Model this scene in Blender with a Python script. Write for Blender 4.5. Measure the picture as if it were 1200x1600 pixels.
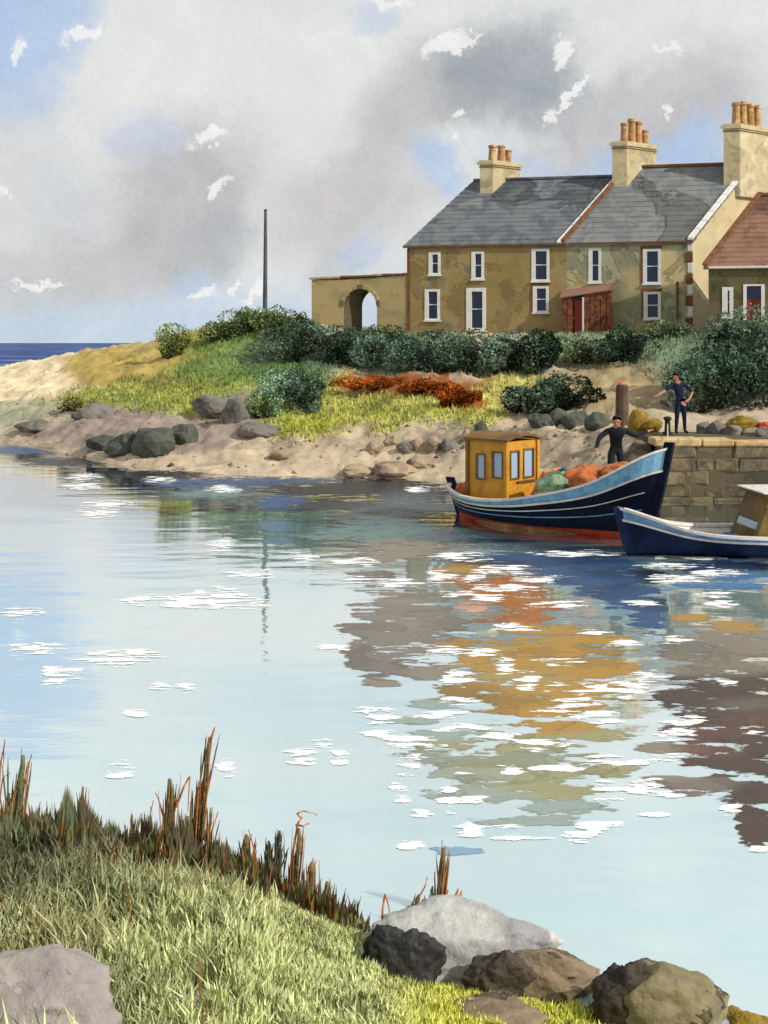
import bpy, bmesh, math, random
from mathutils import Vector, Matrix, noise, Quaternion
from mathutils.bvhtree import BVHTree
R = math.radians
S = bpy.context.scene
C = S.collection
for o in list(bpy.data.objects): bpy.data.objects.remove(o)
rnd = random.Random(7)

# ------------------------------------------------------------ camera, sky, sun, exposure
F, CX, HY, CZ = 1800.0, 600.0, 535.0, 4.2          # focal length and horizon in photo pixels, eye height
cam = bpy.data.cameras.new('camera'); camo = bpy.data.objects.new('camera', cam); C.objects.link(camo)
camo.location = (0, 0, CZ); camo.rotation_euler = (R(90), 0, 0)
cam.sensor_width = 36; cam.lens = 36 * F / 1600; cam.shift_y = -(800 - HY) / 1600
cam.clip_start = .05; cam.clip_end = 9000
S.camera = camo
SUN = Vector((.72, -.38, .58)).normalized()
sl = bpy.data.lights.new('sun', 'SUN'); sl.energy = 3.9; sl.angle = R(.6); sl.color = (1, .95, .87)
so = bpy.data.objects.new('sun', sl); C.objects.link(so); so.rotation_euler = SUN.to_track_quat('Z', 'Y').to_euler()
S.view_settings.view_transform = 'Standard'; S.view_settings.look = 'None'
S.view_settings.exposure = .12; S.view_settings.gamma = 1

def lin(c): return c / 12.92 if c <= .04045 else ((c + .055) / 1.055) ** 2.4
def hx(h, k=1.0):
    h = h.lstrip('#'); return tuple(lin(int(h[i:i+2], 16) / 255) * k for i in (0, 2, 4)) + (1,)

class NT:
    """small node-tree helper"""
    def __init__(s, tree): s.t = tree; s.n = tree.nodes; s.l = tree.links
    def new(s, typ, **kw):
        nd = s.n.new(typ)
        for k, v in kw.items(): setattr(nd, k, v)
        return nd
    def put(s, sock, v):
        if hasattr(v, 'is_output'): s.l.new(v, sock)
        elif v is not None: sock.default_value = v
    def math(s, op, a, b=None, c=None, clamp=False):
        nd = s.new('ShaderNodeMath', operation=op, use_clamp=clamp)
        s.put(nd.inputs[0], a); s.put(nd.inputs[1], b)
        if c is not None: s.put(nd.inputs[2], c)
        return nd.outputs[0]
    def vmath(s, op, a, b=None, scale=None):
        nd = s.new('ShaderNodeVectorMath', operation=op); s.put(nd.inputs[0], a)
        if b is not None: s.put(nd.inputs[1], b)
        if scale is not None: s.put(nd.inputs[3], scale)
        return nd.outputs[1] if op in ('LENGTH', 'DOT_PRODUCT') else nd.outputs[0]
    def mapping(s, vec, loc=(0,0,0), rot=(0,0,0), sc=(1,1,1), typ='POINT'):
        nd = s.new('ShaderNodeMapping', vector_type=typ); s.put(nd.inputs[0], vec)
        nd.inputs[1].default_value = loc; nd.inputs[2].default_value = rot; nd.inputs[3].default_value = sc
        return nd.outputs[0]
    def noise(s, vec, scale=5, detail=4, rough=.55, dist=0):
        nd = s.new('ShaderNodeTexNoise'); s.put(nd.inputs['Vector'], vec)
        nd.inputs['Scale'].default_value = scale; nd.inputs['Detail'].default_value = detail
        nd.inputs['Roughness'].default_value = rough; nd.inputs['Distortion'].default_value = dist
        return nd
    def rng(s, v, a, b, c=0.0, d=1.0, smooth=True):
        nd = s.new('ShaderNodeMapRange', interpolation_type='SMOOTHSTEP' if smooth else 'LINEAR')
        s.put(nd.inputs[0], v); nd.inputs[1].default_value = a; nd.inputs[2].default_value = b
        nd.inputs[3].default_value = c; nd.inputs[4].default_value = d
        return nd.outputs[0]
    def mix(s, f, a, b, mode='MIX'):
        nd = s.new('ShaderNodeMix', data_type='RGBA', blend_type=mode)
        s.put(nd.inputs[0], f); s.put(nd.inputs[6], a); s.put(nd.inputs[7], b)
        return nd.outputs[2]
    def ramp(s, f, stops, interp='LINEAR'):
        nd = s.new('ShaderNodeValToRGB'); cr = nd.color_ramp; cr.interpolation = interp
        while len(cr.elements) < len(stops): cr.elements.new(.5)
        for e, (p, c) in zip(cr.elements, stops): e.position = p; e.color = c
        s.put(nd.inputs[0], f); return nd.outputs[0]

# sky: Nishita showing through loose layered cloud
W = bpy.data.worlds.new('World'); S.world = W; W.use_nodes = True
g = NT(W.node_tree); g.n.clear()
out = g.new('ShaderNodeOutputWorld'); bg = g.new('ShaderNodeBackground'); bg.inputs[1].default_value = .1
g.l.new(bg.outputs[0], out.inputs[0])
sky = g.new('ShaderNodeTexSky', sky_type='NISHITA'); sky.sun_disc = False
sky.sun_elevation = math.asin(SUN.z); sky.sun_rotation = math.atan2(SUN.x, SUN.y)
sky.air_density = 1.0; sky.dust_density = 1.5
tc = g.new('ShaderNodeTexCoord'); D0 = tc.outputs['Generated']
nz = g.noise(D0, 5, 5, .6); nf = g.noise(D0, 26, 5, .65)
wob = g.vmath('SCALE', g.vmath('SUBTRACT', nz.outputs['Color'], (.5, .5, .5)), scale=.14)
wob2 = g.vmath('SCALE', g.vmath('SUBTRACT', nf.outputs['Color'], (.5, .5, .5)), scale=.035)
Dw = g.vmath('ADD', g.vmath('ADD', D0, wob), wob2)
Ds = g.vmath('ADD', D0, g.vmath('SCALE', g.vmath('SUBTRACT', g.noise(D0, 48, 7, .72).outputs['Color'], (.5, .5, .5)), scale=.042))
def skydir(px, py): return Vector(((px - CX) / F, 1, (HY - py) / F)).normalized()
def blob(src, px, py, rx, ry, rot, lo, hi):
    d = skydir(px, py)
    m = g.mapping(src, tuple(d), (0, R(rot), 0), (rx / F, .6, ry / F), 'TEXTURE')
    return g.rng(g.vmath('LENGTH', m), lo, hi, 1, 0)
K = 10.0
base = g.mix(g.rng(g.noise(D0, 3.2, 6, .55, .6).outputs[0], .35, .68), hx('#dfe0de', K), hx('#c9cccf', K))
hz = g.new('ShaderNodeSeparateXYZ'); g.put(hz.inputs[0], Dw)
lowf = g.rng(hz.outputs[2], .005, .075, 1, 0)
col = g.mix(g.math('MULTIPLY', lowf, .8), base, hx('#b4cbe0', K))
hi = g.rng(hz.outputs[2], .30, .62)               # thinner cloud overhead: the blue comes through
upf = g.math('MULTIPLY', hi, g.rng(g.noise(D0, 1.6, 3, .5, .2).outputs[0], .15, .85))
nsk = g.mix(.6, sky.outputs[0], hx('#c6dbe4', K))
col = g.mix(g.math('MULTIPLY', upf, .5), col, nsk)
for px, py, rx, ry, rot, c, k in [
    (330, 60, 330, 110, 0, '#dcdedb', .7), (80, 60, 120, 90, 0, '#dadde0', .2),
    (260, 330, 200, 120, -40, '#a8a3a5', .85), (150, 440, 230, 70, 0, '#bbb6b6', .75), (320, 400, 110, 80, -20, '#9da3a9', .7),
    (225, 235, 70, 50, 0, '#b6c2d8', .8), (560, 300, 170, 130, -25, '#b6b0ae', .75), (640, 200, 140, 90, 0, '#b9bcbf', .6),
    (700, 150, 150, 110, -15, '#aeaaab', .7), (800, 100, 140, 110, 10, '#76858f', .85), (870, 170, 110, 70, 0, '#818f98', .6),
    (980, 190, 200, 90, -20, '#b3b0b4', .8), (1090, 210, 120, 60, 0, '#b0afb4', .7), (1080, 60, 200, 60, 0, '#e0e0dd', .8),
    (780, 230, 120, 40, 0, '#cfd8da', .8), (560, 420, 80, 50, -30, '#aeb6bd', .5), (450, 330, 60, 90, 0, '#c9c9c9', .5),
    (500, 200, 70, 80, 0, '#dddddb', .7), (-500, 150, 380, 160, 0, '#b4b4b8', .6), (1800, 200, 400, 160, 0, '#b4b4b8', .6)]:
    col = g.mix(g.math('MULTIPLY', blob(Dw, px, py, rx, ry, rot, .35, 1.15), k * .95), col, hx(c, K))
for px, py, rx, ry, rot, k in [(30, 40, 150, 100, -20, .9), (20, 150, 110, 60, 0, .6), (706, 275, 44, 70, -35, .75), (605, 400, 40, 40, 0, .5),
                            (1010, 238, 110, 34, -5, .8), (1100, 240, 60, 60, 0, .8), (850, 262, 90, 26, 0, .45), (300, 470, 60, 30, 0, .5), (570, 20, 60, 30, 0, .4)]:
    col = g.mix(g.math('MULTIPLY', blob(Dw, px, py, rx, ry, rot, .45, 1.05), k), col, g.mix(.35, hx('#8fb4e8', K), nsk))
flk = None
for px, py, rx, ry, rot in [(325, 216, 36, 14, -22), (338, 295, 9, 30, 33), (690, 70, 44, 16, -22), (722, 66, 40, 6, -30), (878, 82, 15, 30, 18), (893, 150, 52, 7, -52),
                            (862, 185, 10, 18, 10), (1046, 74, 30, 8, 4), (62, 446, 54, 7, -3), (318, 462, 30, 10, -14), (368, 452, 6, 15, 30), (30, 80, 10, 26, 20),
                            (712, 178, 12, 9, 0), (718, 210, 5, 9, 0), (874, 184, 0.1, .1, 0), (128, 52, 42, 12, -25), (402, 455, 9, 34, 30), (1038, 180, 10, 9, 0), (610, 8, 46, 9, 0), (10, 300, 16, 8, 0)]:
    if rx < 1: continue
    b = blob(Ds, px, py, rx * .85, ry * .85, rot, .6, 1.15)
    flk = b if flk is None else g.math('MAXIMUM', flk, b)
col = g.mix(g.math('MULTIPLY', flk, .85), col, hx('#f2f1ef', K))
md = g.noise(D0, 14, 7, .68, .8); col = g.mix(.16, col, g.ramp(md.outputs[0], [(.32, (4.2, 4.3, 4.6, 1)), (.68, (9.2, 9.2, 9.1, 1))]))
gr = g.noise(D0, 230, 3, .7)
col = g.mix(.10, col, g.ramp(gr.outputs[0], [(.3, (4, 4, 4.2, 1)), (.7, (9, 9, 8.8, 1))]))
g.l.new(col, bg.inputs[0])

# ------------------------------------------------------------ materials
def mat(name): 
    m = bpy.data.materials.new(name); m.use_nodes = True; n = NT(m.node_tree); n.n.clear()
    o = n.new('ShaderNodeOutputMaterial'); b = n.new('ShaderNodeBsdfPrincipled'); n.l.new(b.outputs[0], o.inputs[0])
    return m, n, b
def wash(name, cols, scale=1.0, rough=.85, bump=.4, bsc=14, blotch=.25, bscale=.7, grain=.10, attr=None, spec=.3, thr=.55):
    """mottled pigment: slow drift between colours, blotches with a darker rim, fine grain"""
    m, n, b = mat(name)
    P = n.new('ShaderNodeNewGeometry').outputs['Position']
    if attr:
        a = n.new('ShaderNodeAttribute'); a.attribute_name = attr; c = a.outputs['Color']
    else:
        cs = [hx(x) for x in cols]
        f = n.noise(P, scale, 5, .55, .5).outputs[0]
        if len(cs) == 1: c = n.mix(0, cs[0], cs[0])
        else: c = n.ramp(f, [(.3 + .4 * i / (len(cs) - 1), q) for i, q in enumerate(cs)])
    bn = n.noise(n.vmath('ADD', P, (3.1, 7.7, 1.3)), bscale, 6, .6, .8).outputs[0]
    msk = n.rng(bn, thr, thr + .015)
    rim = n.math('MULTIPLY', n.rng(bn, thr - .004, thr + .012), n.rng(bn, thr + .012, thr + .04, 1, 0))
    dark = n.math('SUBTRACT', 1, n.math('ADD', n.math('MULTIPLY', msk, blotch), n.math('MULTIPLY', rim, blotch * .8)))
    gn = n.noise(P, bsc * 2.5, 4, .7).outputs[0]
    gr = n.rng(gn, .25, .75, 1 - grain, 1 + grain, False)
    k = n.math('MULTIPLY', dark, gr)
    c = n.vmath('SCALE', c, scale=k)
    n.l.new(c, b.inputs['Base Color'])
    b.inputs['Roughness'].default_value = rough; b.inputs['Specular IOR Level'].default_value = spec
    bp = n.new('ShaderNodeBump'); bp.inputs['Strength'].default_value = bump; bp.inputs['Distance'].default_value = .03
    n.l.new(n.noise(P, bsc, 6, .6).outputs[0], bp.inputs['Height']); n.l.new(bp.outputs[0], b.inputs['Normal'])
    return m
M = {}
M['ochre'] = wash('ochre_harling', ['#82714c', '#8f7a4a', '#99845a', '#6a6b54'], .55, blotch=.22, bsc=9, bump=.5)
M['tan'] = wash('tan_harling', ['#c2ad7c', '#cbb786', '#98967a', '#b0a684'], .4, blotch=.26, bscale=.42, thr=.50, bsc=9, bump=.5)
M['gable'] = wash('cream_harling', ['#bfae88', '#cbbb94', '#b9a77c'], .4, blotch=.08, bsc=9)
M['archwall'] = wash('sandstone_wall', ['#9c8a5e', '#a8956a', '#8d8460'], .5, blotch=.12, bsc=8, bump=.6)
M['chim'] = wash('chimney_stone', ['#beb08c', '#b09f7a', '#c8bd9e'], .9, blotch=.2, bscale=1.3, thr=.56)
M['slate'] = wash('slate', ['#5b6065', '#6a6e70', '#50565c', '#747572'], .7, rough=.7, blotch=.3, bscale=.26, thr=.60, bsc=5, grain=.15)
M['slate2'] = wash('grey_slate', ['#6f716f', '#7c7b76', '#64686a', '#84847c'], .7, rough=.7, blotch=.34, bscale=.24, thr=.585, bsc=5, grain=.15)
M['redroof'] = wash('red_tile', ['#7a5a48', '#876654', '#6e4e3e'], .6, blotch=.25, bsc=5)
M['olive'] = wash('olive_stone', ['#5d5538', '#6a6042', '#4d482f'], .6, blotch=.2, bsc=7, bump=.6)
M['rust'] = wash('rust_trim', ['#6b4430', '#7a5034', '#5a3626'], 2, blotch=.2, bscale=3)
M['white'] = wash('white_paint', ['#dedcd6', '#d2d0ca'], 2, blotch=.08, bscale=4, rough=.6)
M['door_red'] = wash('red_paint', ['#7a2018', '#8a2a1c'], 2, blotch=.2, rough=.5)
M['plank'] = wash('russet_board', ['#74402a', '#865232', '#5a2c20', '#8f5e3a'], 3.5, blotch=.25, bscale=3)
M['pot'] = wash('clay_pot', ['#c4a270', '#a87a48', '#cdb486'], 2.5, blotch=.25, bscale=3)
M['pole'] = wash('weathered_pole', ['#4a4a52', '#5a5a60'], 2)
M['quay'] = wash('quay_stone', ['#665b45', '#75684c', '#584f40', '#7d6f50', '#5f5640'], 1.3, blotch=.22, bscale=1.6, bsc=10, bump=.7)
M['quaycore'] = wash('mortar_and_arch_shade', ['#4c4636', '#5a523c'], 1.5)
M['coping'] = wash('pale_coping', ['#c2ac80', '#b89a66', '#cdbf9e'], 1.2, blotch=.2, bscale=1.6)
M['navy'] = wash('navy_hull_paint', ['#060c1e', '#0d1730', '#050918', '#16223c'], 3.5, rough=.6, blotch=.3, bsc=4, bump=.1, spec=.12)
M['navy2'] = wash('blue_hull_paint', ['#101f42', '#0e1a38', '#1a3058'], 1.6, rough=.55, blotch=.2, bsc=4, bump=.1, spec=.12)
M['skyblue'] = wash('light_blue_paint', ['#5b8fb0', '#74a5c0', '#4f86ae'], 2, rough=.5, blotch=.18, bscale=2.5)
M['skyblue2'] = wash('mid_blue_paint', ['#5a84ac', '#7398b8', '#44709c'], 2, rough=.5, blotch=.18, bscale=2.5)
M['boatwhite'] = wash('worn_white_paint', ['#d8d4cc', '#c9c2ba'], 3, rough=.5, blotch=.15, bscale=4)
M['red_bottom'] = wash('red_antifouling', ['#a83a1e', '#b9472a', '#96382a'], 2.5, rough=.6, blotch=.12, bscale=5)
M['deck'] = wash('deck_board', ['#b08a58', '#9a7344', '#c29c68'], 2.5, blotch=.2, bscale=2)
M['yellow'] = wash('yellow_ochre_paint', ['#b07c1c', '#c08a26', '#a8721a'], 2, rough=.5, blotch=.15, bscale=3)
M['brownroof'] = wash('brown_roof_paint', ['#7a5a20', '#6b4a1c'], 2.5, rough=.6)
M['olive_boat'] = wash('olive_paint', ['#5f4d20', '#735a26', '#4f3f1a'], 2, rough=.55)
M['bluebox'] = wash('blue_paint', ['#3f76ad', '#2f5f9a'], 2, rough=.5)
M['net_orange'] = wash('orange_netting', ['#c0713c', '#b8643a', '#cf8850'], 5, bump=1, bsc=30, blotch=.3, bscale=6)
M['net_green'] = wash('green_netting', ['#7d9a74', '#8fa884', '#5f8a80'], 5, bump=1, bsc=30, blotch=.3, bscale=6)
M['net_teal'] = wash('teal_netting', ['#1f5d74', '#2a6f86'], 5, bump=1, bsc=30)
M['salmon'] = wash('salmon_canvas', ['#c07a5c', '#c9683c', '#b8816c'], 4, blotch=.2, bscale=3)
M['sack'] = wash('ochre_sacking', ['#7d6420', '#8f7426', '#65501c'], 4, bsc=22, bump=.8)
M['postwood'] = wash('brown_post', ['#6a5448', '#5a4438', '#7a6454'], 3, bsc=20)
M['iron'] = wash('dark_iron', ['#25241f', '#33301f'], 3)
M['cloth'] = wash('navy_cloth', ['#0f1730', '#141d38'], 4, rough=.9, grain=.2)
M['cloth2'] = wash('black_cloth', ['#16181e', '#1f2126'], 4, rough=.9, grain=.2)
M['skin'] = wash('skin', ['#a9705a', '#b97f66'], 6, rough=.6)
M['hair'] = wash('dark_hair', ['#120f10', '#1c1716'], 8, rough=.7)
M['foam'] = wash('sea_foam', ['#f0efec', '#e6e6e4'], 3, rough=.9, blotch=.03, grain=.03)
M['rock_tan'] = wash('tan_rock', ['#8f7d68', '#a08c74', '#756658'], .9, blotch=.28, bscale=1.3, bsc=6, bump=.9)
M['rock_grey'] = wash('grey_rock', ['#66645c', '#757068', '#57544c'], .9, blotch=.3, bscale=1.2, bsc=6, bump=.9)
M['rock_dark'] = wash('weedy_rock', ['#454841', '#52554b', '#3b3e38'], .9, blotch=.3, bscale=1.2, bsc=6, bump=.9)
M['fg_pale'] = wash('pale_boulder', ['#a8aaa6', '#8f8b8c', '#b6b7b0', '#7d7676'], 1.6, blotch=.16, bscale=1.7, bsc=9, bump=.9, thr=.57)
M['fg_brown'] = wash('brown_boulder', ['#6b5d4c', '#8a7860', '#5a4c3e'], 2.2, blotch=.45, bscale=2.2, bsc=9, bump=1, thr=.52)
M['fg_olive'] = wash('olive_boulder', ['#6d6450', '#857a5c', '#5a5248'], 2.0, blotch=.45, bscale=1.9, bsc=9, bump=1, thr=.52)
M['fg_mauve'] = wash('mauve_boulder', ['#938a84', '#9d948c', '#827a7a'], 1.5, blotch=.16, bscale=1.4, bsc=9, bump=.9, thr=.57)
M['veg'] = wash('foliage', [], attr='Col', rough=.9, blotch=0, grain=.12, bump=0, spec=.08)
M['ground'] = wash('hill_ground', [], attr='Col', rough=.95, blotch=.16, bscale=.5, bsc=4, bump=.9, grain=.16)
M['bank'] = wash('bank_soil', [], attr='Col', rough=.95, blotch=.1, bscale=1.5, bsc=14, bump=.9)
M['twig'] = wash('twig', ['#3b3024', '#4a3c2c'], 3)
M['stalk'] = wash('brown_stalk', ['#7a6642', '#866c44', '#65522f'], 12, bsc=60, bump=.6, blotch=.3, bscale=14)
M['stalk_green'] = wash('olive_stalk', ['#6e7048', '#7c7c54', '#5a5e3e'], 12, bsc=60, bump=.6, blotch=.3, bscale=14)
M['stalk_dark'] = wash('dark_stalk', ['#38382e', '#444436'], 12, bsc=60, bump=.6)
M['blade_orange'] = wash('orange_blade', ['#c06a30', '#cc7c42', '#a85824'], 14)
def filmy(m, soft, amp, sc, thr=.12, st=2.4):
    """thin film on water: ragged where it breaks up towards its edge"""
    n = NT(m.node_tree); out_ = [q for q in n.n if q.bl_idname == 'ShaderNodeOutputMaterial'][0]; b = [q for q in n.n if q.bl_idname == 'ShaderNodeBsdfPrincipled'][0]
    a = n.new('ShaderNodeAttribute'); a.attribute_name = 'edge'
    P = n.mapping(n.new('ShaderNodeNewGeometry').outputs['Position'], sc=(1, st, 1))
    v = n.math('ADD', a.outputs['Fac'], n.rng(n.noise(P, sc, 5, .65).outputs[0], .25, .75, -amp, amp, False))
    mx = n.new('ShaderNodeMixShader'); n.l.new(n.rng(v, thr, thr + soft), mx.inputs[0])
    tr = n.new('ShaderNodeBsdfTransparent'); n.l.new(tr.outputs[0], mx.inputs[1]); n.l.new(b.outputs[0], mx.inputs[2]); n.l.new(mx.outputs[0], out_.inputs[0]); return m
M['streak'] = filmy(wash('glint_streak', ['#f0efec', '#e6e6e4'], 3, rough=.9, blotch=.03, grain=.03), .20, 1.5, 2.0, thr=.66, st=3.2)
def glass():
    m, n, b = mat('window_glass'); b.inputs['Base Color'].default_value = hx('#1e2a48'); b.inputs['Roughness'].default_value = .12
    b.inputs['Specular IOR Level'].default_value = .4; return m
M['glass'] = glass()
def glass2():
    m, n, b = mat('cabin_glass'); b.inputs['Base Color'].default_value = hx('#8fa3b8'); b.inputs['Roughness'].default_value = .1
    b.inputs['Specular IOR Level'].default_value = .9; return m
M['glass2'] = glass2()

def water_mat():
    m = bpy.data.materials.new('harbour_water'); m.use_nodes = True; n = NT(m.node_tree); n.n.clear()
    o = n.new('ShaderNodeOutputMaterial')
    P = n.new('ShaderNodeNewGeometry').outputs['Position']
    q = n.mapping(P, sc=(.35, .9, 1))
    body = n.ramp(n.noise(q, .45, 5, .5, .6).outputs[0], [(.32, hx('#9ccbd4')), (.5, hx('#b6d6d8')), (.7, hx('#c6d6d2'))])
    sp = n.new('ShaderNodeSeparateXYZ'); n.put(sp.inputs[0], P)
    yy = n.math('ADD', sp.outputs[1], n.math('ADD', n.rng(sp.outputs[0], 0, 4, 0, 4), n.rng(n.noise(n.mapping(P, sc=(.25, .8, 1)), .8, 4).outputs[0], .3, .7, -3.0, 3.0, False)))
    body = n.mix(n.rng(yy, 25.5, 31), body, hx('#1f324c'))  # navy for deep water, also darkening the reflections under the boats
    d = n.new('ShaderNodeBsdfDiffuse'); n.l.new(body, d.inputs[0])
    gl = n.new('ShaderNodeBsdfGlossy'); gl.inputs['Roughness'].default_value = .035; gl.inputs[0].default_value = (.93, .95, .96, 1)
    lw = n.new('ShaderNodeLayerWeight'); lw.inputs[0].default_value = .5
    h1 = n.noise(n.mapping(P, sc=(.8, 2.4, 1)), .62, 1.5, .5, .3).outputs[0]
    h2 = n.noise(n.mapping(P, sc=(1.0, 3.0, 1)), 3.2, 2, .5, .4).outputs[0]
    calm = n.rng(n.noise(P, .12, 2).outputs[0], .4, .6, .55, 1)
    h = n.math('MULTIPLY', n.math('ADD', h1, n.math('MULTIPLY', h2, .10)), calm)
    bp = n.new('ShaderNodeBump'); bp.inputs['Strength'].default_value = 1; bp.inputs['Distance'].default_value = .021
    n.l.new(h, bp.inputs['Height'])
    n.l.new(bp.outputs[0], gl.inputs['Normal'])
    fac = n.rng(lw.outputs['Facing'], .55, .86, .55, .90, False)
    mx = n.new('ShaderNodeMixShader'); n.l.new(fac, mx.inputs[0]); n.l.new(d.outputs[0], mx.inputs[1]); n.l.new(gl.outputs[0], mx.inputs[2])
    n.l.new(mx.outputs[0], o.inputs[0]); return m
M['water'] = water_mat()
def sea_mat():
    m, n, b = mat('open_sea')
    P = n.new('ShaderNodeNewGeometry').outputs['Position']
    q = n.mapping(P, sc=(.02, .045, 1))
    c = n.ramp(n.noise(q, 1.0, 5, .6, .5).outputs[0], [(.3, hx('#2c3a66')), (.56, hx('#35497a')), (.60, hx('#7f9ec4')), (.66, hx('#3a4b7c'))])
    n.l.new(c, b.inputs['Base Color']); b.inputs['Roughness'].default_value = .7; b.inputs['Specular IOR Level'].default_value = .05
    return m
M['sea'] = sea_mat()

# ------------------------------------------------------------ object helpers
def link(name, me, m=None, parent=None, loc=None):
    o = bpy.data.objects.new(name, me); C.objects.link(o)
    if m is not None and me is not None:
        for q in (m if isinstance(m, (list, tuple)) else [m]): me.materials.append(q)
    if parent: o.parent = parent
    if loc is not None: o.location = loc
    return o
def tag(o, label=None, cat=None, group=None, kind=None):
    if label: o['label'] = label
    if cat: o['category'] = cat
    if group: o['group'] = group
    if kind: o['kind'] = kind
    return o
def thing(name, label, cat, loc=(0, 0, 0), rz=0, group=None):
    o = bpy.data.objects.new(name, None); C.objects.link(o); o.location = loc; o.rotation_euler = (0, 0, rz); o.empty_display_size = .2
    return tag(o, label, cat, group)
class MB:
    def __init__(s): s.v = []; s.f = []; s.c = []; s.mi = []; s.e = []
    def add(s, vs, fs, col=None, mi=0):
        k = len(s.v); s.v += [tuple(x) for x in vs]; s.f += [tuple(i + k for i in q) for q in fs]
        if col is not None: s.c += [col] * len(vs)
        s.mi += [mi] * len(fs)
    def hexa(s, p, mi=0):      # 8 points: bottom 4 ccw, top 4 ccw
        s.add(p, [(3, 2, 1, 0), (4, 5, 6, 7), (0, 1, 5, 4), (1, 2, 6, 5), (2, 3, 7, 6), (3, 0, 4, 7)], mi=mi)
    def box(s, x0, x1, y0, y1, z0, z1, mi=0):
        s.hexa([(x0, y0, z0), (x1, y0, z0), (x1, y1, z0), (x0, y1, z0), (x0, y0, z1), (x1, y0, z1), (x1, y1, z1), (x0, y1, z1)], mi)
    def tube(s, pts, rad, n=8, cap=True, flat=1.0):
        pts = [Vector(p) for p in pts]; rings = []
        for i, p in enumerate(pts):
            t = (pts[min(i + 1, len(pts) - 1)] - pts[max(i - 1, 0)]).normalized()
            a = t.cross(Vector((0, 1, 0)));
            if a.length < .1: a = t.cross(Vector((1, 0, 0)))
            a.normalize(); b = t.cross(a).normalized(); r = rad[i] if isinstance(rad, (list, tuple)) else rad
            rings.append([p + a * r * math.cos(2 * math.pi * j / n) + b * r * flat * math.sin(2 * math.pi * j / n) for j in range(n)])
        vs = [q for r in rings for q in r]; fs = []
        for i in range(len(pts) - 1):
            for j in range(n):
                k = (j + 1) % n; fs.append((i * n + j, i * n + k, (i + 1) * n + k, (i + 1) * n + j))
        if cap: fs.append(tuple(range(n))[::-1]); fs.append(tuple((len(pts) - 1) * n + j for j in range(n)))
        s.add(vs, fs)
    def mesh(s, name, smooth=False):
        me = bpy.data.meshes.new(name); me.from_pydata(s.v, [], s.f)
        if s.c:
            a = me.color_attributes.new('Col', 'FLOAT_COLOR', 'POINT')
            a.data.foreach_set('color', [x for c in s.c for x in (c[0], c[1], c[2], 1)])
        if s.e: a = me.attributes.new('edge', 'FLOAT', 'POINT'); a.data.foreach_set('value', s.e)
        if any(s.mi): me.polygons.foreach_set('material_index', s.mi)
        if smooth: me.polygons.foreach_set('use_smooth', [True] * len(me.polygons))
        me.update(); return me
    def build(s, name, m, parent=None, smooth=False, fix=False, bevel=0):
        me = s.mesh(name, smooth)
        if fix or bevel:
            bm = bmesh.new(); bm.from_mesh(me)
            if bevel: bmesh.ops.bevel(bm, geom=bm.edges[:], offset=bevel, segments=1, affect='EDGES', clamp_overlap=True)
            bmesh.ops.recalc_face_normals(bm, faces=bm.faces[:]); bm.to_mesh(me); bm.free()
        return link(name, me, m, parent)
def at(px, py, Y): return Vector(((px - CX) / F * Y, Y, CZ - (py - HY) * Y / F))
def onwater(px, py): Y = CZ * F / (py - HY); return Vector(((px - CX) / F * Y, Y, 0))
def fb(v, o=4): return noise.fractal(v, .6, 2.0, o, noise_basis='PERLIN_ORIGINAL')
def lerp(a, b, t): return a + (b - a) * t
def sm(a, b, x):
    t = max(0, min(1, (x - a) / (b - a))); return t * t * (3 - 2 * t)
def mixc(a, b, t): return tuple(a[i] + (b[i] - a[i]) * t for i in range(3))

# ------------------------------------------------------------ water
mb = MB(); mb.add([(-500, -60, 0), (500, -60, 0), (500, 138, 0), (-500, 138, 0)], [(0, 1, 2, 3)])
tag(mb.build('harbour_water', M['water']), 'pale still harbour water with broken reflections', kind='structure')
mb = MB(); mb.add([(-6000, 138.01, 0), (6000, 138.01, 0), (6000, 7500, 0), (-6000, 7500, 0)], [(0, 1, 2, 3)])
tag(mb.build('open_sea', M['sea']), 'dark blue open sea beyond the headland', kind='structure')
mb = MB(); mb.add([(-520, -80, -1.6), (520, -80, -1.6), (520, 150, -1.6), (-520, 150, -1.6)], [(0, 1, 2, 3)])
mb.c = [hx('#8a8066')[:3]] * 4
tag(mb.build('sea_bed', M['ground']), kind='structure')

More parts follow.
